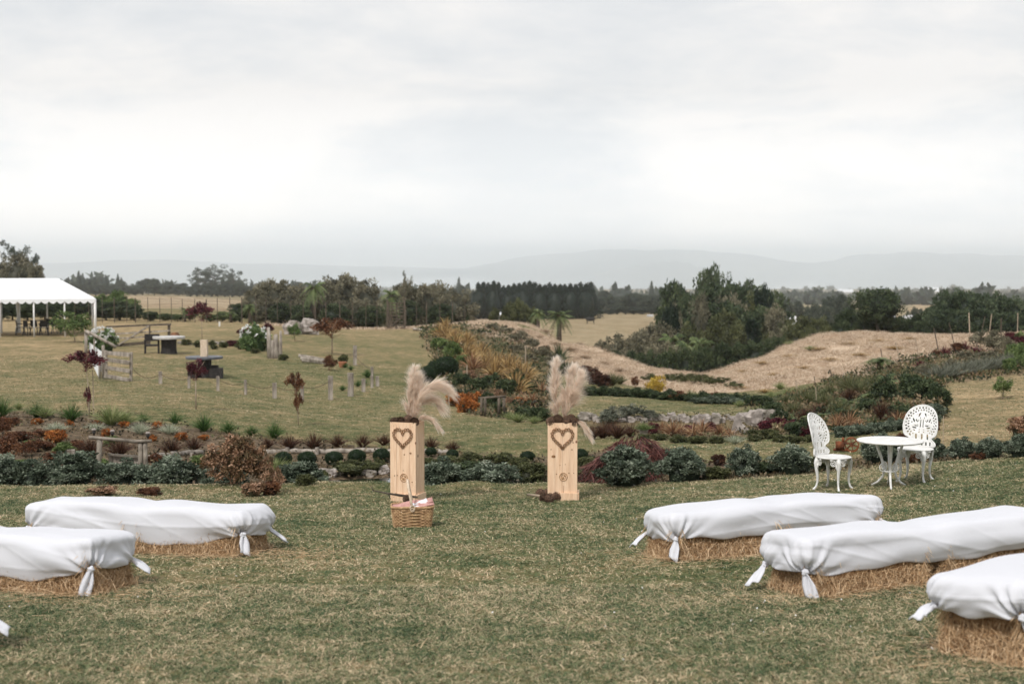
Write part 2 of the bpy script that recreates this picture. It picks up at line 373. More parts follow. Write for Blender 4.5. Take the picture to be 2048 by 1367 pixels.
# ------------------------------------------------------------------ terrain
def fg_z(X, Y): return -1.65 - .07 * Y + .0095 * np.square(np.maximum(X, 0))
cols = {
    -500: [(21, -3.5), (24, -3.5), (28, -3.5), (33, -3.4), (45, -3.5), (60, -3.6), (90, -3.9), (130, -4.3), (230, -5.6), (400, -9), (600, -13)],
    0: [(21, 'z', -3.6), (24, 950), (27, 900), (30, 860), (33, 830), (40, 788), (50, 750), (64, 706), (80, 673), (100, 645), (130, 625), (180, 607), (230, 599), (400, 594), (600, 592)],
    300: [(21, 'z', -3.65), (24, 950), (27, 905), (30, 868), (33, 838), (40, 790), (50, 752), (64, 706), (80, 673), (100, 645), (130, 625), (180, 607), (230, 599), (400, 594), (600, 592)],
    480: [(21, 'z', -3.9), (24, 'z', -4.1), (26.2, 950), (28.3, 920), (33, 850), (45, 785), (64, 708), (98, 648), (130, 627), (180, 612), (300, 601), (600, 593)],
    620: [(20.8, 'z', -4.2), (22.5, 'z', -4.4), (25, 'z', -4.4), (26.3, 957), (27, 943), (28.3, 926), (29.5, 907), (30.5, 893), (33, 868), (44, 802), (52, 758), (64, 710), (80, 675), (98, 655), (112, 'z', -5.2), (140, 'z', -7.5), (200, 'z', -10), (400, 'z', -12.5)],
    850: [(20.8, 'z', -4.2), (22.5, 'z', -4.4), (25, 'z', -4.4), (26.3, 957), (27.3, 935), (29, 905), (31, 888), (40, 830), (55, 762), (72, 700), (90, 664), (100, 654), (115, 'z', -5.6), (150, 'z', -8.5), (330, 'z', -12.5)],
    960: [(20.8, 'z', -4.2), (22.5, 'z', -4.4), (25, 'z', -4.4), (26.3, 957), (28, 925), (31, 886), (38, 842), (46, 800), (58, 755), (72, 702), (88, 664), (102, 646), (120, 'z', -7), (150, 'z', -10), (330, 'z', -12.5)],
    1080: [(20.8, 'z', -4.1), (22.5, 'z', -4.35), (25, 'z', -4.35), (26.3, 957), (28, 922), (31, 884), (36, 852), (42, 826), (50, 795), (62, 758), (75, 718), (92, 672), (100, 662), (118, 'z', -8), (150, 'z', -11), (330, 'z', -12.5)],
    1200: [(20.6, 'z', -3.6), (22.5, 'z', -4.2), (25, 'z', -4.2), (26.3, 950), (28, 915), (31, 880), (35, 862), (37.5, 829), (40, 824), (46, 800), (49, 790), (56, 768), (70, 738), (85, 704), (105, 'z', -9), (150, 'z', -11.8), (204, 697), (350, 632)],
    1320: [(20.6, 'z', -3.2), (22.5, 'z', -3.25), (24, 906), (28, 890), (32, 872), (35.5, 860), (37.5, 829), (40, 824), (46, 803), (50, 790), (58, 770), (72, 750), (80, 742), (98, 'z', -10), (140, 'z', -11.8), (250, 'z', -12.3), (350, 'z', -12.5)],
    1400: [(20.8, 'z', -3.08), (24, 904), (28, 889), (32, 871), (35.5, 858), (37.5, 829), (40, 825), (45, 808), (50, 793), (60, 771), (72, 755), (92, 'z', -9), (130, 'z', -11.5), (350, 'z', -12.5)],
    1500: [(21, 'z', -3.05), (24, 902), (28, 886), (32, 868), (36, 850), (40, 822), (48, 793), (60, 758), (74, 727), (84, 'z', -6.0), (105, 'z', -9.5), (140, 'z', -11.5), (350, 'z', -12.5)],
    1600: [(21.5, 'z', -3.0), (24, 900), (27, 881), (31, 862), (40, 811), (52, 770), (68, 718), (85, 684), (93, 'z', -5.4), (110, 'z', -8.5), (140, 'z', -11)],
    1800: [(22.3, 911), (25, 893), (29, 866), (38, 802), (50, 752), (68, 700), (86, 671), (95, 'z', -5), (110, 'z', -7.5), (140, 'z', -10)],
    2048: [(21.5, 897), (26, 868), (32, 822), (43, 762), (50, 735), (62, 698), (80, 672), (92, 'z', -4.8), (110, 'z', -7), (150, 'z', -10)],
    2600: [(21.5, 'z', -2.5), (26, 'z', -2.8), (32, 'z', -2.9), (43, 'z', -3.1), (60, 'z', -3.3), (80, 'z', -3.6), (110, 'z', -6.5), (150, 'z', -10)],
}
ctl = []
for pxc, rows in cols.items():
    for r in rows:
        if len(r) == 3: ctl.append(((pxc - 1024) / F * r[0], r[0], r[2]))
        elif r[1] < 0: ctl.append(((pxc - 1024) / F * r[0], r[0], r[1]))
        else: ctl.append(P(pxc, r[1], r[0]))
for pxc in range(-500, 2700, 160):
    for Y in (15, 17.4, 19.3 if pxc < 1700 else 19.0):
        X = (pxc - 1024) / F * Y; ctl.append((X, Y, float(fg_z(X, Y))))
for pxc in (-500, 300, 1000, 1700, 2600):
    for Y, z in ((700, -20), (1200, -32), (2200, -48), (3500, -60), (5200, -85)):
        ctl.append(((pxc - 1024) / F * Y, Y, z + (6 if pxc < 600 and Y < 800 else 0)))
ctl = np.array(ctl)
def feat(X, Y): return np.stack([X / Y * F / 260., np.log(Y) * 4.5], -1)
cf = feat(ctl[:, 0], ctl[:, 1])
def kern(d2): return np.sqrt(d2 + .12)
Kd = ((cf[:, None] - cf[None]) ** 2).sum(-1)
sc_w = ctl[:, 1]                                    # fit z/Y: keeps the fit even in angle
A_ = kern(Kd); A_ += np.eye(len(cf)) * -.002
W_ = np.linalg.solve(A_, (ctl[:, 2] - (-3.2 - .006 * ctl[:, 1])) / sc_w)
def ground(X, Y):
    X = np.atleast_1d(np.asarray(X, float)); Y = np.atleast_1d(np.asarray(Y, float)); X, Y = np.broadcast_arrays(X, Y)
    sh = X.shape; X = X.ravel(); Y = Y.ravel(); out = np.empty(len(X))
    for i in range(0, len(X), 20000):
        x = X[i:i + 20000]; y = np.maximum(Y[i:i + 20000], 14.)
        f = feat(x * y / y, y); d2 = ((f[:, None] - cf[None]) ** 2).sum(-1)
        zz = kern(d2) @ W_ * y + (-3.2 - .006 * y)
        k = np.clip((Y[i:i + 20000] - 18.2) / 1.3, 0, 1); k = k * k * (3 - 2 * k)
        yb = Y[i:i + 20000]; hb = .025 * np.sin(x * 2.1 + np.sin(yb * 1.3)) * np.sin(yb * 1.7 + x) * np.clip((yb - 20) / 10, 0, 1) * (yb < 300)
        w2 = np.clip((yb - 50) / 12, 0, 1) * np.clip((135 - yb) / 15, 0, 1) * np.clip((x / yb * F + 60) / 120, 0, 1); u1 = x * .9 + yb * .42
        hb += w2 * (.13 * np.sin(u1 * 1.6 + 1.6 * np.sin(x * .33 - yb * .21)) * np.sin(yb * .55 - x * .3 + 1.2 * np.sin(x * .5)) + .06 * np.sin(x * 3.1 + 2 * np.sin(yb * .9)) * np.sin(yb * 1.9 - x))
        out[i:i + 20000] = zz * k + fg_z(x, Y[i:i + 20000]) * (1 - k) + hb
    return out.reshape(sh)
def gz(X, Y): return float(ground(X, Y)[0])
def at(px, Y):                              # ground point under image column px at depth Y
    X = (px - 1024) / F * Y; z = gz(X, Y)
    zc = Y * math.cos(PITCH) - z * math.sin(PITCH); X = (px - 1024) / F * zc
    return Vector((X, Y, gz(X, Y)))
def hit(px, py, y0=6, y1=260):              # where the sight line through a pixel meets the ground
    a, b = ray(px, py); Y = np.geomspace(y0, y1, 900); d = b * Y - ground(a * Y, Y)
    i = int(np.argmax(d < 0)) if (d < 0).any() else int(np.argmin(d))
    if i > 0 and d[i] < 0 and d[i - 1] >= 0: y = Y[i - 1] + (Y[i] - Y[i - 1]) * d[i - 1] / (d[i - 1] - d[i])
    else: y = Y[i]
    return Vector((a * y, y, gz(a * y, y)))
def inpoly(x, y, poly):
    r = np.zeros(x.shape, bool); n = len(poly)
    for i in range(n):
        x1, y1 = poly[i]; x2, y2 = poly[(i + 1) % n]
        c = ((y1 > y) != (y2 > y)) & (x < (x2 - x1) * (y - y1) / (y2 - y1 + 1e-9) + x1); r ^= c
    return r
Z_SOIL = [([(-400, 815), (0, 812), (120, 822), (300, 845), (480, 868), (640, 886), (800, 897), (905, 905), (1110, 915), (1240, 900), (1400, 912), (1420, 990), (-400, 1100)], 19.4, 34),
          ([(1380, 925), (1600, 925), (1900, 898), (2300, 870), (2300, 915), (2048, 915), (1800, 932), (1600, 950), (1380, 975)], 19.2, 22.8),
          ([(1150, 832), (1180, 872), (1500, 885), (1700, 872), (1890, 838), (1890, 765), (2200, 740), (2200, 700), (1860, 706), (1700, 746), (1600, 790), (1480, 815), (1500, 832)], 30, 66),
          ([(835, 652), (900, 650), (1000, 655), (1120, 735), (1110, 790), (1095, 838), (940, 830), (905, 800), (870, 735)], 34, 99)]
Z_STRAW = ([(900, 640), (1010, 646), (1200, 700), (1320, 748), (1400, 762), (1640, 680), (1900, 660), (2400, 650), (2400, 690), (1860, 716), (1690, 756), (1600, 794), (1490, 812), (1320, 783), (1180, 748), (1110, 722), (1020, 684), (930, 652)], 52, 400)
def zones(X, Y, Z, rng):
    px, py = proj(X, Y, Z); n = X.shape
    jx = px + rng.normal(0, 5, n) * (30 / np.maximum(Y, 8)) + 6 * np.sin(X * 1.3 + Y * .7); jy = py + rng.normal(0, 1.8, n) + 2.0 * np.sin(X * 1.9 - Y * .5)
    soil = np.zeros(n); straw = np.zeros(n); dry = np.zeros(n)
    for i, (poly, a, b_) in enumerate(Z_SOIL): soil[inpoly(jx, jy, poly) & (Y > a) & (Y < b_)] = 1 if i < 2 else .55
    straw[inpoly(jx, jy, Z_STRAW[0]) & (Y > Z_STRAW[1])] = 1
    straw[(Y > 97) & (px > 530)] = np.maximum(straw[(Y > 97) & (px > 530)], .85); soil[Y > 97] = 0
    straw[(Y > 150) & (px <= 530)] = .6; straw[(Y > 400)] = .25
    fld = (Y > 108) & (px > 1000) & (px < 1500); straw[fld] = .3; dry[fld] = .12
    dry += np.where((Y > 20) & (px < 900), .07 + .12 * np.clip((600 - px) / 450, 0, 1) * np.clip((Y - 30) / 15, 0, 1), 0)
    dry += np.where((Y > 60) & (Y < 110) & (px < 900), .06 + .1 * np.clip((Y - 75) / 15, 0, 1), 0); dry += np.where((Y > 23) & (px > 1820), .28, 0)
    dry += np.where((Y > 17.2) & (Y < 19.6), .10 * np.clip((1500 - px) / 300, 0, 1), 0)
    dry += np.where(Y < 19.4, -.07 * np.clip((px - 1500) / 400, 0, 1), 0)
    dry += np.where(Y < 8.6, .15 * np.clip((8.8 - Y) / 1.2, 0, 1), 0)
    dry += np.where((Y > 20) & (px > 850) & (px < 1850), .08, 0); straw[(Y > 72) & (px > 1150) & (Y < 120)] = 1
    return dry, straw, soil

YR = np.concatenate([np.linspace(-9, 17, 70)[:-1], np.linspace(17, 40, 190)[:-1], np.geomspace(40, 130, 190)[:-1], np.geomspace(130, 5200, 90)])
UC = np.linspace(-.62, .62, 430)
YY, UU = np.meshgrid(YR, UC, indexing='ij'); XX = UU * (np.abs(YY) + 9)
ZZ = ground(XX, YY)
dr, st, sl = zones(XX, YY, ZZ, R)
nr, nc = XX.shape; idx = np.arange(nr * nc).reshape(nr, nc)
FQ = np.stack([idx[:-1, :-1], idx[:-1, 1:], idx[1:, 1:], idx[1:, :-1]], -1).reshape(-1, 4)
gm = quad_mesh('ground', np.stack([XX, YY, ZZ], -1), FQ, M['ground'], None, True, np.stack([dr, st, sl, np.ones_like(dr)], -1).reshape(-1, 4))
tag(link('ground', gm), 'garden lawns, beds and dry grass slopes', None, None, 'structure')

# pond: a level sheet of water in its basin
pc = [P(540, 970, 24)]
mb = MB(); k = 40; cx_, cy_ = -1.4, 23.6
mb.add([(cx_ + 4.6 * math.cos(a) * (1 + .08 * math.sin(3 * a)), cy_ + 2.75 * math.sin(a) * (1 + .06 * math.sin(4 * a + 1)), -3.97) for a in [2 * math.pi * i / k for i in range(k)]], [tuple(range(k))])
tag(mb.build('pond_water', M['water']), 'dark garden pond behind the wooden plinths', None, None, 'structure')
# lake and hills
mb = MB(); mb.add([(-9000, 3600, -60.5), (9000, 3600, -60.5), (9000, 10500, -60.5), (-9000, 10500, -60.5)], [(0, 1, 2, 3)])
tag(mb.build('lake_water', M['lake']), 'broad pale lake far below', None, None, 'structure')
def hill(name, prof, Y0, depth, label, seed):
    rr = np.random.default_rng(seed); xs = np.linspace(prof[0][0], prof[-1][0], 150); top = np.interp(xs, [p[0] for p in prof], [p[1] for p in prof])
    ns = np.interp(np.arange(150), np.arange(0, 150, 5), rr.normal(0, .8, 30)); V = []
    nd = 14
    for i in range(nd + 1):
        d = i / nd; Y = Y0 + depth * d; w = math.sin(math.pi * min(d * 1.0, .999)) ** .8
        for j, x in enumerate(xs):
            zt = (530 - (top[j] + ns[j] * .6)) / F * (Y0 + depth * .5); z = -62 + (max(zt, -60) + 62) * w
            V.append(((x - 1024) / F * Y, Y, z + 6 * math.sin(j * .4 + i) * w))
    I = np.arange(len(V)).reshape(nd + 1, 150)
    me = quad_mesh(name, V, np.stack([I[:-1, :-1], I[:-1, 1:], I[1:, 1:], I[1:, :-1]], -1), M['hill'], None, True)
    tag(link(name, me), label, None, None, 'structure')
hill('hills', [(-500, 520), (60, 526), (150, 527), (210, 523), (235, 519), (330, 520), (400, 524), (520, 527), (640, 531), (800, 535), (1100, 541), (1400, 546), (1500, 549)], 9600, 1800, 'long low hills across the lake on the left', 1)
hill('hills', [(900, 545), (1010, 520), (1100, 508), (1180, 501), (1260, 499), (1400, 501), (1470, 506), (1560, 520), (1640, 528), (1800, 530), (2000, 534), (2300, 540)], 9650, 2300, 'broad faint mountain beyond the lake', 2)
hill('hills', [(1600, 535), (1700, 512), (1800, 505), (1900, 506), (2050, 513), (2300, 508), (2600, 520)], 9700, 900, 'pale range beyond the lake on the right', 3)
hill('island', [(1190, 549), (1230, 541), (1270, 533), (1310, 526), (1345, 523), (1375, 526), (1400, 536), (1420, 545), (1440, 549)], 8000, 800, 'low humped island in the lake', 4)

# ------------------------------------------------------------------ plant prototypes (unit height, unit width)
PR = {}
def remat(key, matname):
    kk = (key, matname)
    if kk not in PR:
        me = PR[key].copy(); me.materials.clear(); me.materials.append(M[matname]); PR[kk] = me
    return PR[kk]
def clumps(q, cs, cr, nper, leaf, asp=.5, flat=.75, rng=R, base=0.):
    n = len(cs); cid = np.repeat(np.arange(n), nper); d = unit(rng.normal(size=(n * nper, 3))); rad = cr[cid] * rng.uniform(.35, 1.05, n * nper) ** .6
    p = cs[cid] + d * rad[:, None] * np.array([1, 1, flat])
    tone = rng.uniform(0, 1, n)[cid] * .55 + rng.uniform(0, 1, n * nper) ** 1.3 * .45 + base
    q.leaves(p, leaf, leaf * asp, np.clip(tone, 0, 1), .2, d * .8, rng)
def shrub_mesh(seed, n=36, nper=60, leaf=.075, rr=.16, lobes=True, core=True, stems=False, low=.1):
    rng = np.random.default_rng(seed); q = QM()
    d = unit(rng.normal(size=(n, 3))); d[:, 2] = np.abs(d[:, 2]) * 1.1 - .25 * rng.uniform(0, 1, n)
    a_ = rng.uniform(0, 2 * math.pi, n); rh = .41 * np.sqrt(rng.uniform(.02, 1, n)); zm = .92 * np.sqrt(1 - .78 * (rh / .44) ** 2)
    cs = np.stack([np.cos(a_) * rh, np.sin(a_) * rh, low + (zm - low) * np.sqrt(rng.uniform(0.02, 1, n)) * rng.uniform(.9, 1.06, n)], -1)
    cs[:, :2] *= (1 + .25 * np.sin(3 * np.arctan2(cs[:, 1], cs[:, 0]) + seed))[:, None]
    clumps(q, cs, rng.uniform(.6, 1.2, n) * rr, nper, leaf, rng=rng)
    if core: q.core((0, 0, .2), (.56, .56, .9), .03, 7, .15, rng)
    if stems:
        b_ = np.zeros((14, 3)); b_[:, :2] = rng.normal(0, .05, (14, 2)); dd = rng.normal(size=(14, 3)) * .5; dd[:, 2] = 1
        q.blades(b_, dd, rng.uniform(.4, .7, 14), .018, .1, np.full(14, .6), 3, rng=rng)
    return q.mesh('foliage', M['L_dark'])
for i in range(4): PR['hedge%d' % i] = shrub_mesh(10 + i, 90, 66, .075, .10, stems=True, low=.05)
for i in range(4): PR['shrub%d' % i] = shrub_mesh(20 + i, 56, 52, .10, .115, low=.04)
for i in range(3): PR['loose%d' % i] = shrub_mesh(30 + i, 34, 46, .09, .13, core=False, stems=True, low=.2)
for i in range(2): PR['big%d' % i] = shrub_mesh(36 + i, 130, 42, .07, .075, core=False, stems=True, low=.08)
def ball_mesh(seed):
    rng = np.random.default_rng(seed); q = QM(); n = 2600; d = unit(rng.normal(size=(n, 3))); p = d * np.array([.47, .47, .45]) * (1 + .03 * np.sin(5 * d[:, :1] + 4 * d[:, 2:]) + rng.uniform(-.05, .02, (n, 1))); p[:, 2] += .47
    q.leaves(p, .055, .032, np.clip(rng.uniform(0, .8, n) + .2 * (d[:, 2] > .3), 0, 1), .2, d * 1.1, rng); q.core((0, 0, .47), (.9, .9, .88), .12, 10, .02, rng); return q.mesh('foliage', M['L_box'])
for i in range(2): PR['ball%d' % i] = ball_mesh(50 + i)
def tuft_mesh(seed, n=420, w=.018, spread=.75, bend=.5, seg=4, L=(.7, 1.05), base=.06):
    rng = np.random.default_rng(seed); q = QM(); a = rng.uniform(0, 2 * math.pi, n); rr = rng.uniform(0, 1, n) ** .7
    B = np.stack([np.cos(a) * rr * base, np.sin(a) * rr * base, np.zeros(n)], -1); k = rr * spread
    D = np.stack([np.cos(a) * k, np.sin(a) * k, np.ones(n)], -1)
    q.blades(B, D, rng.uniform(*L, n), w * rng.uniform(.7, 1.3, n), bend * rr + .05, np.clip(rng.uniform(0, 1, n), 0, 1), seg, rng=rng); return q.mesh('foliage', M['L_tuft'])
for i in range(3): PR['tuft%d' % i] = tuft_mesh(60 + i)
for i in range(3): PR['spiky%d' % i] = tuft_mesh(66 + i, 300, .02, .85, .3)
for i in range(4): PR['flax%d' % i] = tuft_mesh(70 + i, 130, .055, .8, .55 + .1 * i, 6, (.75, 1.15), .08)
def frond_pts(q, B, az, L, el, droop, rng, npair=18, w=.22, seg=1):
    t = np.linspace(.08, 1, npair); h = np.array([math.cos(az), math.sin(az), 0])
    ax = B + np.outer(t * L * math.cos(el), h) + np.outer(t * L * math.sin(el) - droop * L * t ** 2.2, [0, 0, 1.])
    tg = np.gradient(ax, axis=0); tg = unit(tg); sd_ = unit(np.cross(tg, [0, 0, 1.]))
    wl = w * L * np.sin(np.pi * np.clip(t * .9 + .1, 0, 1)) ** .7
    for s in (-1, 1):
        D = sd_ * s + tg * .35 + np.array([0, 0, -.25]); D = unit(D)
        P0 = ax; P1 = ax + D * wl[:, None] * .5; P2 = ax + D * wl[:, None] + np.array([0, 0, -.12]) * wl[:, None]
        wd = L / npair * .42
        V = np.stack([P0 - tg * wd, P0 + tg * wd, P2 + tg * wd * .2, P2 - tg * wd * .2], 1)
        q.add(V, np.arange(npair * 4).reshape(npair, 4), np.clip(rng.uniform(.1, .9) + rng.normal(0, .12, npair), 0, 1))
def fern_mesh(seed, nf=16, L=.55, z=0., el=(.5, 1.1), dr=(.5, .9)):
    rng = np.random.default_rng(seed); q = QM()
    for i in range(nf): frond_pts(q, np.array([0, 0, z]), 2 * math.pi * i / nf + rng.normal(0, .15), L * rng.uniform(.8, 1.15), rng.uniform(*el), rng.uniform(*dr), rng)
    return q.mesh('fronds', M['L_fern'])
for i in range(3): PR['fern%d' % i] = fern_mesh(80 + i, 18, .62, .1, (.5, 1.2), (.45, .9))
for i in range(2): PR['ferncrown%d' % i] = fern_mesh(84 + i, 30, .52, .78, (-.5, .8), (.35, .75))
mb = MB(); mb.tube([(0, 0, 0), (.01, 0, .4), (0, 0, .8)], [.10, .075, .085], 8, wob=.1); PR['ferntrunk'] = mb.mesh('trunk', M['bark'], True)
def tree_mesh(seed, kind):
    rng = np.random.default_rng(seed); q = QM(); tb = MB(); random.seed(seed)
    if kind == 'conifer':
        n = 60; t = rng.uniform(.06, 1, n) ** .85; a = rng.uniform(0, 6.28, n); r = .46 * (1 - t) ** .6 * rng.uniform(.6, 1.05, n)
        cs = np.stack([np.cos(a) * r, np.sin(a) * r, t], -1); cr = .07 + .10 * (1 - t); clumps(q, cs, cr, 60, .06, .5, .9, rng)
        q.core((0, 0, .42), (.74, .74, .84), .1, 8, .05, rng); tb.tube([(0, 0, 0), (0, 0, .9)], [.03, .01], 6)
        return q.mesh('crown', M['L_conifer']), tb.mesh('trunk', M['bark'], True)
    if kind == 'dense': n, per, cr, lf, zc, zr, core = 105, 70, .10, .055, .54, .42, True
    elif kind == 'umbrella': n, per, cr, lf, zc, zr, core = 80, 85, .12, .04, .7, .25, True
    elif kind == 'airy': n, per, cr, lf, zc, zr, core = 34, 75, .085, .036, .64, .33, False
    elif kind == 'scrub': n, per, cr, lf, zc, zr, core = 90, 64, .10, .05, .48, .46, True
    elif kind == 'maple': n, per, cr, lf, zc, zr, core = 26, 42, .11, .07, .76, .2, False
    d = unit(rng.normal(size=(n, 3))); rad = rng.uniform(.35, 1, n) ** .5
    cs = d * rad[:, None] * np.array([.42, .42, zr]); cs[:, 2] += zc
    th = np.arctan2(cs[:, 1], cs[:, 0]); k = 1 + .22 * np.sin(2 * th + seed) + .14 * np.sin(5 * th + 2 * seed) + rng.normal(0, .06, n)
    cs[:, :2] *= k[:, None]; cs[:, 2] += .05 * np.sin(4 * th + seed); cs[:, 2] = np.clip(cs[:, 2], .12, .95)
    clumps(q, cs, rng.uniform(.55, 1.25, n) * cr, per, lf, .55, .62 if kind != 'umbrella' else .5, rng)
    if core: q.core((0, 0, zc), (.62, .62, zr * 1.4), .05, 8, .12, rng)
    tr = .028 if kind != 'maple' else .014
    if kind in ('airy', 'scrub'): tr = .014
    lean = rng.normal(0, .03, 2)
    top = (lean[0], lean[1], zc - zr * .4)
    tb.tube([(0, 0, -.05), (lean[0] * .3, lean[1] * .3, top[2] * .5), top], [tr * 1.3, tr, tr * .8], 7, wob=.05)
    for i in rng.choice(n, min(n, 10 if kind != 'airy' else 20), replace=False):
        c = cs[i]; mid = (np.array(top) * .45 + c * .55) + rng.normal(0, .015, 3); tb.tube([top, tuple(mid), tuple(c)], [tr * .6, tr * .35, tr * .12], 5)
    return q.mesh('crown', M['L_dark']), tb.mesh('trunk', M['bark'], True)
for kind, nn in (('conifer', 3), ('dense', 5), ('umbrella', 1), ('airy', 3), ('scrub', 5), ('maple', 3)):
    for i in range(nn): PR['%s%d' % (kind, i)], PR['%s%d_t' % (kind, i)] = tree_mesh(100 + 7 * i + len(kind), kind)
random.seed(11)

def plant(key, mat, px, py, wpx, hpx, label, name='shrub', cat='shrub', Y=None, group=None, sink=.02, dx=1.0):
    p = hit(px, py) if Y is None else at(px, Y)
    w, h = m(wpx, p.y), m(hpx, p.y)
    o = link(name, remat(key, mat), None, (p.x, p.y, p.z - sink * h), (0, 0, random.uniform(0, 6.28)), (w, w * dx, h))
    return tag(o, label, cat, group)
def tree(key, mat, px, top, wpx, Y, label, name='tree', cat='tree', group=None, trunk=None, base_py=None, dz=0):
    p = at(px, Y) if base_py is None else hit(px, base_py); Y = p.y
    zt = P(px, top, Y)[2]; h = zt - p.z; w = m(wpx, Y)
    e_ = empty(name, label, cat, p, random.uniform(0, 6.28), group, (w, w, h))
    link('crown', remat(key, mat), e_); tk = PR[key + '_t']
    if trunk: tk = tk.copy(); tk.materials.clear(); tk.materials.append(M[trunk])
    link('trunk', tk, e_); return e_
def fern_tree(px, top, wpx, Y, label, i=0, group=None):
    p = at(px, Y); h = P(px, top, Y)[2] - p.z; w = m(wpx, Y)
    e_ = empty('tree_fern', label, 'tree fern', p, random.uniform(0, 6.28), group, (w, w, h))
    link('fronds', PR['ferncrown%d' % (i % 2)], e_); link('trunk', PR['ferntrunk'], e_); return e_
exec_marker = None
# ------------------------------------------------------------------ foreground: hay bale seats
def frame_on_ground(c, ang):                # matrix lying on the lawn at c, x axis turned by ang
    e = .3; x, y = c
    n = Vector((gz(x - e, y) - gz(x + e, y), gz(x, y - e) - gz(x, y + e), 2 * e)).normalized()
    X = Vector((math.cos(ang), math.sin(ang), 0)); X = (X - n * X.dot(n)).normalized(); Yv = n.cross(X)
    Mx = Matrix.Identity(4)
    for i in range(3): Mx[i][0] = X[i]; Mx[i][1] = Yv[i]; Mx[i][2] = n[i]; Mx[i][3] = (x, y, gz(x, y))[i]
    return Mx
mt, t, b = new_mat('packed_hay', .95, .1)
h1 = noise(t, 22, 6, stretch=(1, 1, 3)); h2 = noise(t, 60, 4, stretch=(1, 1, .5), rough=.7)
t.links.new(ramp(t, [(.3, (.08, .042, .02)), (.5, (.28, .165, .085)), (.7, (.52, .35, .2))], math_(t, 'MULTIPLY_ADD', h1, .6, math_(t, 'MULTIPLY', h2, .4))), b.inputs['Base Color'])
bump(t, b, h2, 1, .03); M['hay'] = mt
def bale_mesh(seed, lx=.97, ly=.47, lz=.345):
    rng = np.random.default_rng(seed); q = QM(); c = MB(); c.blob((0, 0, lz * .5), (lx, ly, lz), 16, amp=.035, seed=seed, sq=.34)
    V = np.array(c.v)
    q.add(V, [f for f in c.f], np.full(len(c.f), .12))
    n = 13000; face = rng.choice(4, n, p=[.42, .12, .23, .23]); u = rng.uniform(-.5, .5, n); z = rng.uniform(0, 1, n) ** 1.15
    w = rng.uniform(-.5, .5, n)
    Pn = np.zeros((n, 3)); Nn = np.zeros((n, 3))
    for fi, (ax, sg) in enumerate(((1, -1), (1, 1), (0, -1), (0, 1))):
        k = face == fi; Pn[k, ax] = sg * .5 * (lx if ax == 0 else ly) * 1.0; Pn[k, 1 - ax] = u[k] * (ly if ax == 0 else lx); Nn[k, ax] = sg
    Pn[:, 2] = z * lz; flare = np.exp(-z * 5) * .12 * rng.uniform(0, 1, n); Pn += Nn * (flare[:, None] - .012)
    tg = rng.normal(size=(n, 3)) * .8; tg[:, 2] += rng.normal(0, .9, n); tg -= Nn * (tg * Nn).sum(-1, keepdims=True) * .75
    tg[:, 2] = np.where(z > .42, -np.abs(tg[:, 2]) - .5, tg[:, 2]); D = unit(tg) + Nn * (rng.uniform(.05, .6, n) * (z < .38))[:, None]; L = rng.uniform(.05, .15, n); Pn = Pn - unit(D) * (L * .5 * (z < .42))[:, None]; Pn -= Nn * (.02 * (z > .5))[:, None]
    q.blades(Pn, D, L, .0045, rng.uniform(0, .35, n), np.clip(rng.normal(.62, .27, n), 0, 1), 2, rng=rng, tip=.5)
    q2 = 900; a = rng.uniform(0, 1, q2); sd_ = rng.choice([-1, 1], q2)
    B = np.stack([rng.uniform(-lx / 2, lx / 2, q2), sd_ * (ly / 2 + rng.exponential(.05, q2)), rng.uniform(.004, .02, q2)], -1)
    D = rng.normal(size=(q2, 3)); D[:, 2] *= .12; q.blades(B, D, rng.uniform(.06, .2, q2), .004, .05, rng.uniform(.3, 1, q2), 2, rng=rng, tip=.5)
    me = q.mesh('hay_bale', M['hay']); me.materials.append(M['straw'])
    mi = np.ones(len(me.polygons), np.int32); mi[:len(c.f)] = 0; me.polygons.foreach_set('material_index', mi); return me
BALES = [bale_mesh(1), bale_mesh(2), bale_mesh(3)]
def rrect(s, a, b, rc):                     # rounded rectangle by arc length fraction -> (pos, normal)
    sl, sw = 2 * (a - rc), 2 * (b - rc); ca = math.pi / 2 * rc; per = 2 * sl + 2 * sw + 4 * ca; d = (s % 1) * per
    segs = [('l', sl, (-(a - rc), -b), (1, 0), (0, -1)), ('c', ca, (a - rc, -(b - rc)), -math.pi / 2), ('l', sw, (a, -(b - rc)), (0, 1), (1, 0)), ('c', ca, (a - rc, b - rc), 0),
            ('l', sl, (a - rc, b), (-1, 0), (0, 1)), ('c', ca, (-(a - rc), b - rc), math.pi / 2), ('l', sw, (-a, b - rc), (0, -1), (-1, 0)), ('c', ca, (-(a - rc), -(b - rc)), math.pi)]
    for g in segs:
        if d <= g[1]:
            if g[0] == 'l': return (g[2][0] + g[3][0] * d, g[2][1] + g[3][1] * d), g[4]
            th = g[3] + d / rc; return (g[2][0] + rc * math.cos(th), g[2][1] + rc * math.sin(th)), (math.cos(th), math.sin(th))
        d -= g[1]
    return (-(a - rc), -b), (0, -1)
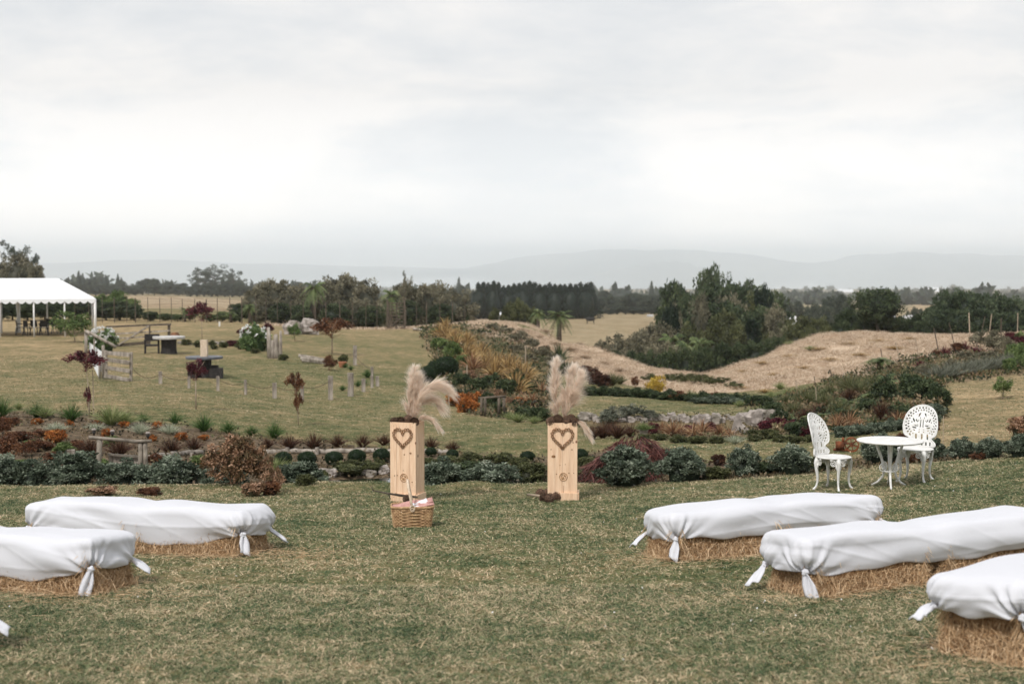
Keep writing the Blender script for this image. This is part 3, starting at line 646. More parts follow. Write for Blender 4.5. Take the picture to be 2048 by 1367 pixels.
def cover(Mx, L, Wd, H, joints, seed, label, low=.12, tails=((0, None), (1, None), (2, None), (3, None)), zk=.185):
    rng = random.Random(seed); a, b = L / 2 + .035, Wd / 2 + .035; rc = .105; ns = 420
    sl, sw = 2 * (a - rc), 2 * (b - rc); ca = math.pi / 2 * rc; per = 2 * sl + 2 * sw + 4 * ca
    sk = [(sl + ca / 2) / per, (sl + 1.5 * ca + sw) / per, (2 * sl + sw + 2.5 * ca) / per, (2 * sl + 2 * sw + 3.5 * ca) / per]
    ph = [rng.uniform(0, 6) for _ in range(20)]; re = .08; rows = []
    def hem(s):
        d = sorted(((s - k) % 1) * per for k in sk)[0]; nx = sorted(((k - s) % 1) * per for k in sk)[0]; g = d + nx; f = d / g
        lw = (zk - low) if g > sw + ca + .01 or sl < sw else .02
        fr = 1 - (1 - min(1, math.sin(math.pi * f) * 1.5)) ** 1.5
        return zk + .014 * math.sin(s * 31 + ph[9]) + .008 * math.sin(s * 83 + ph[7]) - lw * fr
    def dimple(x): return sum(-.022 * math.exp(-((x - j) / .16) ** 2) for j in joints) + .016 * math.sin(x * 2.4 + ph[0])
    def wave(x, y): return .010 * math.sin(4.1 * x + 3 * y + ph[1]) * math.sin(3.3 * y + 1.7 * x + ph[2]) + .005 * math.sin(9 * x - 7 * y + ph[3])
    rings = [('top', k) for k in (0.02, .2, .38, .54, .68, .8, .9, 1)] + [('edge', k / 9) for k in range(1, 10)] + [('skirt', k / 22) for k in range(1, 23)] + [('hem', k) for k in (1, 2)]
    V = []
    for kind, k in rings:
        for i in range(ns):
            s = i / ns; (px_, py_), (nx_, ny_) = rrect(s, a, b, rc)
            zb = hem(s); dm = dimple(px_); top = H + dm; jd = sum(math.exp(-((px_ - j) / .1) ** 2) for j in joints)
            if kind == 'top':
                ix, iy = px_ - nx_ * re, py_ - ny_ * re
                x, y = ix * k, iy * k; z = H + dimple(x) + .016 * (1 - k * k) + wave(x, y); off = 0
                V.append((x, y, z)); continue
            if kind == 'edge':
                f = k * math.pi / 2; off = -re * (1 - math.sin(f)); z = top - re * (1 - math.cos(f)) + wave(px_, py_) * (1 - k); vis = k
            else:
                kk = k if kind == 'skirt' else 1; z0 = top - re; z = z0 + (zb - z0) * kk; off = .006 * math.sin(math.pi * kk) - .030 * kk ** 3; vis = 1
                if kind == 'hem': off -= .02 * k; z += .014 * (k - 1) - .004
            for j, kq in enumerate(sk):
                ds = ((s - kq + .5) % 1 - .5) * per; dz = z - zk; r = math.hypot(ds, dz)
                if r < .75:
                    phi = math.atan2(ds, dz + .05)
                    am = .026 * math.exp(-r / .15) * (1 - math.exp(-(r / .03) ** 2)); off += am * math.sin(12 * phi + ph[j] + 1.5 * math.sin(3 * phi + ph[4 + j])) * vis
                    off += .45 * am * math.sin(23 * phi + ph[8 + j] + r * 9) * vis
                    off -= .055 * math.exp(-(r / .06) ** 2) * vis
                    lo = .022 * math.exp(-((r - .34) / .2) ** 2) * math.sin(2.7 * phi + ph[10 + j]); off += lo * vis
            kz = max(0, min(1, (top - z) / (H - zb)))
            off += vis * (.016 * math.sin(5.5 * px_ + 7 * z + ph[12]) * math.sin(1.9 * px_ - 9 * z + ph[13]) + .009 * math.sin(3.1 * px_ + 21 * z + 3 * math.sin(2.2 * px_ + ph[14]) + ph[15])) * math.sin(math.pi * min(1, kz + .12))
            for (aa, bb, cc, am_) in ((2.3, 9.5, 16, .008), (1.1, 20, 18, .006), (4.5, 9, 19, .004)):
                off += vis * am_ * (1 - abs(math.sin(aa * px_ + .8 * py_ + bb * z + 1.3 * math.sin(1.7 * px_ + 4 * z + ph[cc]) + ph[cc - 8]))) ** 4 * math.sin(math.pi * min(1, kz * .9 + .08))
            off -= vis * .012 * jd * (1 - abs(ny_) * .2)
            V.append((px_ + nx_ * off, py_ + ny_ * off, z))
    nr_ = len(rings); I = np.arange(nr_ * ns).reshape(nr_, ns); I2 = np.roll(I, -1, 1)
    me_ = MB(); me_.add(V, [tuple(x) for x in np.stack([I[:-1], I[1:], I2[1:], I2[:-1]], -1).reshape(-1, 4).tolist()] + [tuple(range(ns))])
    o = me_.build('draped_cloth', M['cloth'], None, True); o.matrix_world = Mx
    sol = o.modifiers.new('thickness', 'SOLIDIFY'); sol.thickness = .004; sol.offset = -1
    tag(o, label, 'cloth', 'white cloths tied over the hay bales')
    for j, tl in tails:
        (x, y), (nx_, ny_) = rrect(sk[j], a, b, rc); K = Vector((x - nx_ * .035, y - ny_ * .035, zk))
        out = Vector((nx_, ny_, 0)); d_, ln = (tl if tl else ((out.x * .9, out.y * .9, -.35), .2)); d_ = Vector(d_)
        tb = MB(); tb.blob(K + out * .012, (.05, .05, .045), 10, amp=.25, seed=seed + j)
        pts = []; n_ = 9; side = d_.cross(Vector((0, 0, 1))); side = side.normalized() if side.length > .1 else out.cross(Vector((0, 0, 1)))
        if abs(d_.normalized().z) > .7: side = Vector((-out.y, out.x, 0))
        nrm = side.cross(d_).normalized(); vs = []; m_n = 9
        for i in range(n_ + 1):
            f = i / n_; c_ = K + out * .015 + d_.normalized() * ln * f + Vector((0, 0, -.05 * f * f * (1 - abs(d_.normalized().z)))) ; w_ = .011 + .032 * min(1, f * 2.2) ** .8
            for q_ in range(m_n):
                u = q_ / (m_n - 1) * 2 - 1; vs.append(c_ + side * w_ * u + nrm * (.012 * math.cos(4.5 * u + seed + f * 2) + .004) + (d_.normalized() * .03 * u if i == n_ else Vector((0, 0, 0))))
        fs = [(i * m_n + q_, i * m_n + q_ + 1, (i + 1) * m_n + q_ + 1, (i + 1) * m_n + q_) for i in range(n_) for q_ in range(m_n - 1)]
        tb.add(vs, fs); to = tb.build('knotted_tail', M['cloth'], o, True); s2 = to.modifiers.new('thickness', 'SOLIDIFY'); s2.thickness = .006
    return o
def row(A, ang, nb, side, seed, label, bl, low=.12, tails=None, Wd=.5, H=.415, bl_len=1.02, zs=1., zk=.185):
    # A: ground point of the corner nearest the aisle and the camera; ang: heading of the row away from the aisle
    d = Vector((math.cos(ang), math.sin(ang))); back = Vector((-d.y, d.x)) if side > 0 else Vector((d.y, -d.x))
    L = nb * bl_len; c = Vector((A[0], A[1])) + d * L / 2 + back * Wd / 2
    Mx = frame_on_ground((c.x, c.y), ang if side > 0 else ang + math.pi)
    s = 1 if side > 0 else -1
    for i in range(nb):
        if bl[i] is None: continue
        o = link('hay_bale', BALES[(seed + i) % 3]); off = (-L / 2 + bl_len * (i + .5)) * s
        o.matrix_world = Mx @ Matrix.Translation((off, 0, 0)) @ Matrix.Diagonal((1, Wd / .5 * .98, zs, 1)); tag(o, bl[i], 'hay bale', 'hay bales under the white cloths')
    jt = [(-L / 2 + bl_len * i) * s for i in range(1, nb)]
    return cover(Mx, L, Wd, H, jt, seed, label, low, tails, zk)
HB = Vector
# corners: 0 front-right, 1 back-right, 2 back-left, 3 front-left in the row's own frame
def corner(px, py): p = hit(px, py, 5, 19); return (p.x, p.y)
DN = lambda x=0, y=-.25: ((x, y, -1), .2)
row(corner(1352, 1122), math.radians(21), 2, 1, 3, 'long white cloth over the back right bale seat, nearest the garden chairs',
    ['hay bale at the aisle end of the back right covered seat', 'hay bale at the far right end of the back right covered seat'], .17,
    [(3, ((-.3, -.25, -.9), .17)), (2, ((-.9, -.1, -.35), .15)), (1, ((.9, .3, -.35), .16)), (0, None)], .55)
row(corner(1612, 1196), math.radians(23), 2, 1, 5, 'long white cloth over the middle right bale seat, raised towards the right edge',
    ['hay bale at the aisle end of the middle right covered seat', 'hay bale under the right part of the middle right covered seat'], .15,
    [(3, ((.12, -.25, -1), .2)), (2, ((-.9, -.3, -.55), .18)), (1, None), (0, None)], .52, bl_len=1.12)
row(corner(2052, 1338), math.radians(33), 1, 1, 8, 'white cloth over the nearest bale seat at the lower right corner',
    ['large blond hay bale showing under the cloth at the lower right corner'], .25,
    [(3, ((.5, -.3, -.8), .2)), (2, ((-1, .05, -.08), .13)), (1, None), (0, None)], .6, .45, bl_len=1.1, zk=.265, zs=1.12)
row(corner(487, 1112), math.radians(166), 2, -1, 12, 'long white cloth over the back left bale seat with a dip in its middle',
    ['hay bale at the aisle end of the back left covered seat', 'hay bale at the far left end of the back left covered seat'], .09,
    [(0, ((.25, -.25, -.9), .17)), (1, ((.9, .1, -.5), .19)), (2, None), (3, None)], .55, bl_len=1.05)
row(corner(182, 1190), math.radians(163), 2, -1, 17, 'white cloth over the middle left bale seat, cut by the left edge',
    ['hay bale at the aisle end of the middle left covered seat', None], .1,
    [(0, ((-.1, -.3, -1), .21)), (1, ((.95, .05, -.3), .16)), (2, None), (3, None)], .55)
row((-3.22, 7.6), math.radians(160), 1, -1, 21, 'white cloth end of the nearest left seat, poking in at the left edge',
    ['hay bale just outside the left edge under the nearest left cloth'], .12,
    [(1, ((.95, .05, -.25), .16)), (0, None), (2, None), (3, None)], .55)

# ------------------------------------------------------------------ wooden plinths
def yaw_frame(name, label, cat, p, rz, group=None): return empty(name, label, cat, p, rz, group)
def plinth(px, py, rz, H, W_, D_, label, sw):
    p = hit(px, py, 10, 19.5); p = at(px, p.y + D_ * .55); e_ = empty('wooden_plinth', label, 'plinth', p, rz, 'wooden plinths framing the aisle')
    mb = MB(); n = 4; bw = W_ / n; th = .02
    for i in range(n): mb.box((-W_ / 2 + bw * (i + .5), -D_ / 2 + th / 2 + (i % 2) * .0015, H / 2), (bw - .0022, th, H - .001 * (i % 3)))
    mb.build('front_boards', M['pine'], e_)
    for s in (-1, 1):
        mb = MB(); k = 3
        for i in range(k): mb.box((s * (W_ / 2 - th / 2), -D_ / 2 + th + .003 + (D_ - 2 * th - .006) / k * (i + .5), H / 2), (th, (D_ - 2 * th) / k - .003, H - .004))
        mb.build('side_boards', M['pine'], e_)
    mb = MB(); mb.box((0, D_ / 2 - th / 2, H / 2), (W_, th, H)); mb.box((0, 0, H - .12), (W_ - 2 * th - .004, D_ - 2 * th - .004, .02)); mb.build('back_boards', M['pine'], e_)
    mb = MB(); mb.box((W_ * .13, -D_ / 2 - .014, .05), (W_ * .76, .022, .10)); mb.box((W_ / 2 + .012, 0, .05), (.022, D_, .10)); mb.build('base_board', M['pine'], e_)
    # heart of seed rings
    pts = []
    for i in range(400):
        a = 2 * math.pi * i / 400; pts.append((16 * math.sin(a) ** 3, 13 * math.cos(a) - 5 * math.cos(2 * a) - 2 * math.cos(3 * a) - math.cos(4 * a)))
    cum = [0]
    for i in range(1, 401): cum.append(cum[-1] + math.dist(pts[i % 400], pts[i - 1]))
    nring = 23; mb = MB(); s_ = W_ * .72 / 33
    for k in range(nring):
        d = cum[-1] * k / nring; i = min(range(400), key=lambda q: abs(cum[q] - d)); x, z = pts[i]
        c = Vector((x * s_, -D_ / 2 - .012, H - .165 - .01 + z * s_ * 1.06)); mb.torus(c, .0155, .0045, (0, 1, 0), 12, 6)
    mb.build('ring_heart', M['ring'], e_, True)
    mb = MB(); zc = H * .31; mb.torus((.012, -D_ / 2 - .003, zc), .047, .0045, (0, 1, 0), 28, 6); mb.torus((.012, -D_ / 2 - .003, zc), .028, .003, (0, 1, 0), 20, 5)
    mb.blob((.005, -D_ / 2, zc - .012), (.035, .02, .03), 6, seed=sw); mb.blob((.03, -D_ / 2, zc + .014), (.025, .02, .02), 6, seed=sw + 1); mb.build('wood_slice', M['wood_slice'], e_, True)
    mb = MB(); rk = random.Random(sw)
    for fx in (-.36, -.13, .14, .38):
        for fz in (.955, .06): mb.lathe([(.0035, 0), (.0035, .0012)], 8, (0, 0, 0)); k0 = len(mb.v) - 16; c0 = Vector((fx * W_ + rk.uniform(-.006, .006), -D_ / 2 - .0005, H * fz + rk.uniform(-.008, .008))); mb.v[k0:] = [(c0.x + x, c0.y - z, c0.z + y) for x, y, z in mb.v[k0:]]
    mb.build('nails', M['iron'], e_); mb = MB()
    for fx, fz, r_ in ((.30, .62, .011), (.06, .60, .008), (-.33, .33, .007), (-.22, .335, .006), (-.28, .10, .014), (.36, .26, .007), (.18, .245, .006), (.02, .40, .005)) if sw == 3 else ((-.30, .57, .02), (.32, .66, .008), (.22, .36, .006), (-.2, .345, .006), (.38, .36, .005), (-.08, .46, .005), (.1, .47, .005), (.36, .75, .007), (-.38, .66, .006)):
        mb.lathe([(r_, 0), (r_, .0014)], 14, (0, 0, 0)); k0 = len(mb.v) - 28; c0 = Vector((fx * W_, -D_ / 2 - .0008, H * fz)); mb.v[k0:] = [(c0.x + x * 1.25, c0.y - z, c0.z + y * .85) for x, y, z in mb.v[k0:]]
    if sw == 9: mb.box((.015, -D_ / 2 - .001, H * .13), (.004, .002, .13), Matrix.Rotation(.04, 3, 'Y'))
    mb.build('knots', M['ring'], e_)
    return e_, p
def world(e_, v):
    return Matrix.LocRotScale(e_.location, e_.rotation_euler, e_.scale) @ Vector(v)
pl1, p1 = plinth(815, 1003, math.radians(-20), .965, .335, .26, 'left pine board plinth with ring heart, behind the wicker basket', 3)
pl2, p2 = plinth(1125, 1000, math.radians(-3), .95, .36, .26, 'right pine board plinth with ring heart, standing alone', 9)
def cone_mesh(seed):
    rng = random.Random(seed); mb = MB(); mb.blob((0, 0, 0), (.055, .055, .085), 8, amp=.03, seed=seed); n = 85; V = []
    for i in range(n):
        f = (i + .5) / n; z = -.045 + .09 * f; a = i * 2.39996; r = .026 * math.sqrt(max(0, 1 - (2 * f - 1) ** 2)) + .004
        o = Vector((math.cos(a), math.sin(a), .0)); u = Vector((0, 0, 1)); s = Vector((-math.sin(a), math.cos(a), 0)); c = o * r + u * z; Lc = .026 * (1 - .45 * f) * rng.uniform(.85, 1.15)
        tip = c + (o * .85 + u * .5) * Lc; w = .009
        mb.add([c - s * w * .5, c + s * w * .5, tip + s * w - u * .002, tip - s * w - u * .002, tip + o * .005 + u * .002, c - s * w * .4 + u * .006, c + s * w * .4 + u * .006], [(0, 1, 2, 4, 3), (5, 3, 4, 2, 6), (0, 3, 5), (1, 6, 2)])
    return mb.mesh('pine_cone', M['cone'])
CONES = [cone_mesh(1), cone_mesh(2), cone_mesh(3)]
def cone(v, label, group, sc=1., e_=None):
    o = link('pine_cone', random.choice(CONES), None, v, (random.uniform(.9, 2.1), random.uniform(-.6, .6), random.uniform(0, 6.28)), (sc,) * 3)
    return tag(o, label, 'pine cone', group)
nC = 7
for i in range(nC):
    cone(world(pl1, (-.135 + .045 * i, -.08 + .04 * (i % 2), .958 + (.045 if i in (4,) else .015))), lr(i, nC, 'pine cones on top of the left plinth'), 'pine cones on the left plinth', 1.05)
for i in range(nC):
    cone(world(pl2, (-.15 + .05 * i, -.09 + .04 * (i % 2), .957 + .014 * (i % 3))), lr(i, nC, 'pine cones on top of the right plinth'), 'pine cones on the right plinth', 1.2)
def ground_cones(lst, side):
    n = len(lst)
    for i, (px, py, up, sc) in enumerate(sorted(lst)):
        p = hit(px, py, 10, 19); cone((p.x, p.y, p.z + .04 * sc + up), lr(i, n, 'pine cones on the grass before the ' + side + ' plinth'), 'pine cones before the ' + side + ' plinth', sc)
ground_cones([(800, 1001, 0, 1.1), (814, 1006, 0, 1.15), (830, 1000, .02, 1.1), (806, 995, .05, 1.1), (833, 994, .05, 1.1)], 'left')
ground_cones([(1081, 993, 0, 1.15), (1088, 1002, 0, 1.1), (1099, 1004, 0, 1.2), (1112, 1000, .0, 1.2), (1094, 996, .03, 1.0), (1108, 995, .05, 1.1), (1101, 999, .05, 1.15)], 'right')
def branch(pts, rad, label, mat='pale_trunk', twigs=()):
    mb = MB(); mb.tube(pts, rad, 7, wob=.12)
    for tw in twigs: mb.tube(tw, [.006, .003], 5)
    return tag(mb.build('branch', M[mat], None, True), label, 'branch')
Yb = p1.y - .30
branch([P(745, 980, Yb + .1), P(775, 986, Yb), P(800, 990, Yb), P(835, 994, Yb - .03)], [.007, .011, .015, .013], 'thin brown branch sticking out left of the left plinth', 'brown_wood', [[P(775, 986, Yb), P(782, 998, Yb - .05)], [P(748, 981, Yb), P(741, 971, Yb)]])
q1 = hit(1055, 993, 10, 19); q2 = hit(1098, 1000, 10, 19)
branch([q1 + Vector((0, 0, .03)), (q1 + q2) / 2 + Vector((0, 0, .035)), q2 + Vector((0, 0, .03))], [.013, .016, .015], 'pale stick on the grass left of the right plinth')
q1 = hit(1118, 1000, 10, 19); q2 = hit(1150, 999, 10, 19)
branch([q1 + Vector((0, 0, .03)), (q1 + q2) / 2 + Vector((0, 0, .05)), q2 + Vector((0, 0, .02))], [.022, .016, .012], 'curved driftwood piece at the foot of the right plinth', 'grey_wood')

def bez(p, n):
    p = [Vector(x) for x in p]; out = []
    for i in range(n):
        t = i / (n - 1); q = list(p)
        while len(q) > 1: q = [a.lerp(b_, t) for a, b_ in zip(q, q[1:])]
        out.append(q[0])
    return out
def plume(pts, n, width, label, seed, asym=0, droop=.3, stem=None, wv=.0034):
    rng = np.random.default_rng(seed); ax = np.array([tuple(v) for v in bez(pts, 60)]); tg = unit(np.gradient(ax, axis=0))
    t = rng.uniform(0, 1, n) ** .85; i = np.clip((t * 59).astype(int), 0, 59); d = unit(rng.normal(size=(n, 3))); d -= tg[i] * (d * tg[i]).sum(-1, keepdims=True); d = unit(d)
    if asym: d[:, 0] += asym; d = unit(d)
    prof = np.sin(np.pi * np.clip(t * .80 + .17, 0, 1)) ** .7
    ml = 75; tl = np.sort(rng.uniform(0, 1, ml)) ** .85; dl = unit(rng.normal(size=(ml, 3))); dl[:, 0] += asym; sl_ = rng.uniform(.2, .72, ml); ul = rng.uniform(1.0, 1.9, ml); j = rng.integers(0, ml, n)
    i = np.clip(((tl[j] + rng.normal(0, .012, n)) * 59).astype(int), 0, 59); t = i / 59.; d = dl[j] + rng.normal(0, .16, (n, 3)); d -= tg[i] * (d * tg[i]).sum(-1, keepdims=True); d = unit(d); prof = np.sin(np.pi * np.clip(t * .80 + .17, 0, 1)) ** .7
    D = tg[i] * (ul[j] + rng.normal(0, .1, n))[:, None] + d * sl_[j][:, None]; L = width * .98 * (.55 + prof) * rng.uniform(.45, 1.15, n)
    q = QM(); q.blades(ax[i] + d * .006, D, L, wv * .8, rng.uniform(.05, droop * 1.6, n), np.clip(rng.normal(.55, .2, n) + (t - .5) * .25, 0, 1), 4, rng=rng, tip=.3)
    o = link('pampas_plume', q.mesh('pampas_plume', M['pampas'])); tag(o, label, 'pampas grass', 'pampas plumes on the plinths')
    sb = MB(); s0 = stem or (pts[0] - Vector((0, 0, .05))); sb.tube([s0] + bez(pts, 6), [.004] * 6 + [.0015], 5); sb.build('stem', M['pale_trunk'], o, True); return o
def V3(px, py, Y): return Vector(P(px, py, Y))
Y1 = p1.y + .02; Y2 = p2.y
plume([V3(818, 838, Y1), V3(816, 800, Y1), V3(824, 765, Y1), V3(829, 738, Y1)], 3600, .13, 'tall upright pampas plume on the left plinth', 1)
plume([V3(822, 838, Y1 + .05), V3(828, 800, Y1 + .05), V3(836, 775, Y1 + .05), V3(838, 752, Y1 + .05)], 2600, .13, 'short pampas plume leaning right behind the tallest, left plinth', 2)
plume([V3(828, 838, Y1 - .03), V3(832, 790, Y1 - .03), V3(855, 752, Y1 - .03), V3(896, 776, Y1 - .03)], 4400, .15, 'arching pampas plume bending far right from the left plinth', 3, .25, .5)
plume([V3(828, 836, Y1 + .06), V3(842, 800, Y1 + .06), V3(862, 780, Y1 + .06), V3(876, 812, Y1 + .06)], 2800, .12, 'inner arched pampas plume drooping right over the left plinth', 4, .2, .6)
plume([V3(832, 842, Y1 - .06), V3(850, 826, Y1 - .06), V3(858, 832, Y1 - .06), V3(880, 856, Y1 - .06)], 1500, .08, 'lowest pampas plume hanging past the right side of the left plinth', 5, .1, .5)
plume([V3(1115, 838, Y2), V3(1110, 800, Y2), V3(1110, 760, Y2), V3(1113, 722, Y2)], 4200, .14, 'tallest pampas plume at the left of the right plinth', 6, -.08)
plume([V3(1128, 838, Y2 + .05), V3(1130, 800, Y2 + .05), V3(1138, 765, Y2 + .05), V3(1145, 735, Y2 + .05)], 4000, .14, 'middle pampas plume standing on the right plinth', 7)
plume([V3(1132, 838, Y2 - .03), V3(1140, 805, Y2 - .03), V3(1152, 775, Y2 - .03), V3(1160, 745, Y2 - .03)], 4200, .15, 'right leaning pampas plume on the right plinth', 8, .2, .4)
plume([V3(1150, 838, Y2 - .1), V3(1160, 842, Y2 - .12), V3(1170, 850, Y2 - .12), V3(1182, 878, Y2 - .12)], 1700, .07, 'pampas plume hanging down the right side of the right plinth', 9, .1, .4)

# ------------------------------------------------------------------ wicker basket
bp = hit(825, 1051, 8, 18); BK = empty('wicker_basket', 'rectangular wicker basket with tall wrapped handle, before the left plinth', 'basket', bp, math.radians(4))
def rr2(a, b, n=56, sq=.35):
    out = []
    for i in range(n):
        th = 2 * math.pi * i / n; c, s = math.cos(th), math.sin(th); out.append((a * math.copysign(abs(c) ** sq, c), b * math.copysign(abs(s) ** sq, s)))
    return out
mb = MB(); HBk = .20
for k in range(13):
    z = .012 + HBk * k / 13; g = 1 + .12 * k / 13; pts = []
    for i, (x, y) in enumerate(rr2(.188 * g, .125 * g, 88)):
        w = .006 * (1 if (i + (k % 2) * 2) // 2 % 2 else -1); d = Vector((x, y, 0)).normalized(); pts.append(Vector((x, y, z)) + d * w)
    mb.tube(pts, .0072, 5, closed=True)
mb.build('woven_sides', M['wicker'], BK, True)
mb = MB()
for i, (x, y) in enumerate(rr2(.188, .125, 44)): mb.tube([(x, y, .0), (x * 1.12, y * 1.12, HBk + .005)], .005, 5)
mb.box((0, 0, .01), (.33, .2, .012)); mb.build('stakes', M['wicker'], BK, True)
mb = MB()
for k, r in ((0, .009), (1, .008)):
    pts = [(x, y, HBk + .01 + .007 * math.sin(i * 1.4 + k * 3.1)) for i, (x, y) in enumerate(rr2(.216, .145, 80))]; mb.tube(pts, r, 6, closed=True)
mb.build('rim', M['wicker'], BK, True)
mb = MB(); arch = [(.0, .145 * math.cos(a), HBk + .005 + .265 * math.sin(a) ** .7 if math.sin(a) > 0 else HBk) for a in [math.pi * i / 22 for i in range(23)]]
mb.tube([(x - .045 * z * 0 - .05 * max(0, (z - HBk)) / .27, y, z) for x, y, z in arch], .0125, 8, wob=.06); mb.build('handle', M['pale_wicker'], BK, True)
mb = MB()
for s in (-1, 1):
    mb = MB(); mb.torus((0, s * .15, HBk + .01), .024, .006, (0, 1, .15), 14, 6); mb.torus((0, s * .155, HBk - .01), .018, .005, (.2, 1, .1), 14, 6); mb.build('handle_binding', M['pale_wicker'], BK, True)
def slab(name, mat, c, d, rot, label, cat):
    mb = MB(); n = 8; fs = []
    for i in range(n + 1):
        for j in range(n + 1):
            u, v = i / n - .5, j / n - .5; mb.v.append((u * d[0], v * d[1], .006 * math.sin(9 * u + 4 * v) + .004 * math.sin(14 * v)))
    for i in range(n):
        for j in range(n): mb.f.append((i * (n + 1) + j, (i + 1) * (n + 1) + j, (i + 1) * (n + 1) + j + 1, i * (n + 1) + j + 1)); mb.mi.append(0)
    o = mb.build(name, M[mat], None, True); o.location = world(BK, c); o.rotation_euler = rot; s = o.modifiers.new('thickness', 'SOLIDIFY'); s.thickness = d[2]; s.offset = 0
    return tag(o, label, cat)
slab('folded_fan', 'pink', (.0, .02, .226), (.42, .10, .012), (.35, -.17, .08), 'dusty pink folded programme lying across the basket', 'programme')
slab('folded_fan', 'pink', (.05, -.05, .215), (.34, .08, .012), (.3, -.13, .12), 'lower dusty pink folded programme in the basket front', 'programme')
slab('paper_sheet', 'paper', (.10, -.03, .225), (.13, .10, .004), (.8, -.4, .2), 'white paper sheet standing at the right in the basket', 'paper')
slab('paper_sheet', 'paper', (.05, -.07, .205), (.12, .09, .004), (.5, .25, -.1), 'white paper sheet lying flat beside the basket handle', 'paper')

# ------------------------------------------------------------------ white cast garden chairs and table
def back_mesh():
    hwp = [(0, .17), (.05, .195), (.10, .185), (.15, .155), (.19, .13), (.235, .145), (.27, .185), (.34, .203), (.5, .212), (.64, .203), (.76, .188), (.86, .158), (.93, .12), (.975, .075), (1.0, .02)]
    hz, hv = [p[0] for p in hwp], [p[1] for p in hwp]; H = .5; nu, nv = 80, 96; mb = MB()
    def pos(s, z): return (s, .20 - 1.25 * s * s + .10 * z * z + .015 * z, .405 + H * z)
    for j in range(nv + 1):
        z = j / nv; hw = np.interp(z, hz, hv)
        for i in range(nu + 1): mb.v.append(pos((i / nu * 2 - 1) * hw, z))
    for j in range(nv):
        for i in range(nu):
            e = ((i + .5) / nu * 2 - 1); z = (j + .5) / nv; s = e * np.interp(z, hz, hv); hole = False
            x_, y_ = s / .212, (z - .56) / .44; rho = math.hypot(x_, y_); th = math.atan2(x_, y_)
            if z > .3:
                if .70 < rho < .78: hole = math.sin(30 * th) > .15
                elif .82 < rho < .91: hole = math.sin(30 * th + 2.6) > .1
                elif .22 < rho < .58 and abs(s) > .022: hole = (math.sin(5.5 * abs(th) * 2 + 14 * rho) * math.sin(19 * rho + 4 * abs(th)) > .34)
                elif rho <= .22 and .012 < abs(s) < .02: hole = True
            elif .03 < z < .11: hole = math.sin(s * 120) > .35 and abs(e) < .85
            elif .18 < z <= .3: hole = math.sin(s * 90 + 3 * z) > .6 and abs(e) < .75
            if not hole:
                k = nu + 1; mb.f.append((j * k + i, j * k + i + 1, (j + 1) * k + i + 1, (j + 1) * k + i)); mb.mi.append(0)
    rim = MB(); side = []
    for sg in (-1, 1):
        L_ = [Vector(pos(sg * float(np.interp(z, hz, hv)), z)) for z in np.linspace(0, 1, 50)]; side.append(L_)
    rim.tube(side[0] + side[1][::-1], .008, 7)
    return mb.mesh('backrest', M['white_paint'], True), rim.mesh('rim', M['white_paint'], True)
BKM, RIM = back_mesh()
sb = MB(); sb.lathe([(.0, .388), (.19, .388), (.213, .393), (.216, .402), (.208, .407), (.17, .402), (.02, .40)], 40, capb=False); SEAT = sb.mesh('seat', M['white_paint'], True)
def leg_mesh():
    mb = MB(); mb.tube([(.165, 0, .388), (.20, 0, .375), (.213, 0, .33), (.205, 0, .25), (.192, 0, .17), (.192, 0, .10), (.208, 0, .045), (.235, 0, .014), (.25, 0, .008)], [.024, .03, .027, .021, .016, .013, .012, .016, .010], 9)
    for s in (-1, 1):
        mb.torus((.185, s * .058, .338), .03, .0065, (1, .3 * s, 0), 18, 6); mb.torus((.185, s * .058, .338), .012, .005, (1, .3 * s, 0), 12, 5)
        for k in range(5): a = k * 1.256; mb.tube([(.185 + .0, s * .058 + .012 * math.cos(a), .338 + .012 * math.sin(a)), (.185, s * .058 + .03 * math.cos(a), .338 + .03 * math.sin(a))], .0035, 5)
        mb.box((.186, s * .058, .378), (.012, .085, .02)); mb.tube([(.20, s * .02, .33), (.198, s * .03, .29), (.2, s * .008, .25)], [.012, .009, .006], 6)
    return mb.mesh('leg', M['white_paint'], True)
LEGM = leg_mesh()
def chair(px, py, Y, rz, label, sc=1.):
    p = at(px, Y) if Y else hit(px, py, 10, 19.4)
    e_ = empty('garden_chair', label, 'chair', p, rz, 'white cast garden chairs', (sc,) * 3)
    bk = link('backrest', BKM, e_); s = bk.modifiers.new('thickness', 'SOLIDIFY'); s.thickness = .009; link('rim', RIM, bk)
    link('seat', SEAT, e_)
    for a in (45, 135, 225, 315): link('leg', LEGM, e_, None, (0, 0, math.radians(a)))
    return e_
# rz: the chair faces local -y
chair(1666, 0, 17.0, math.radians(50), 'left white cast garden chair, seen side on, facing the table')
chair(1830, 0, 17.2, math.radians(-33), 'right white cast garden chair behind the table, fan back towards us', 1.0)
tp = at(1779, 16.75); TB = empty('bistro_table', 'round white cast garden table between the two white chairs', 'table', tp, 0)
TH = m(96, 16.75)
mb = MB(); mb.lathe([(.0, TH - .012), (.35, TH - .014), (.378, TH - .02), (.388, TH - .008), (.385, TH + .002), (.37, TH + .004), (0, TH + .004)], 56, capb=False, capt=False); mb.build('table_top', M['white_paint'], TB, True)
for a in (-100, 20, 140, 80)[:3] + (80,):
    mb = MB(); r_ = [(.19, TH - .015), (.165, TH * .85), (.105, TH * .6), (.075, TH * .42), (.07, TH * .34), (.09, TH * .22), (.15, TH * .10), (.225, .012)]
    c, s = math.cos(math.radians(a)), math.sin(math.radians(a)); mb.tube([(r * c, r * s, z) for r, z in r_], [.018, .017, .016, .015, .014, .014, .013, .012], 8); mb.build('leg', M['white_paint'], TB, True)
mb = MB(); mb.torus((0, 0, TH * .35), .075, .009, (0, 0, 1), 24, 6)
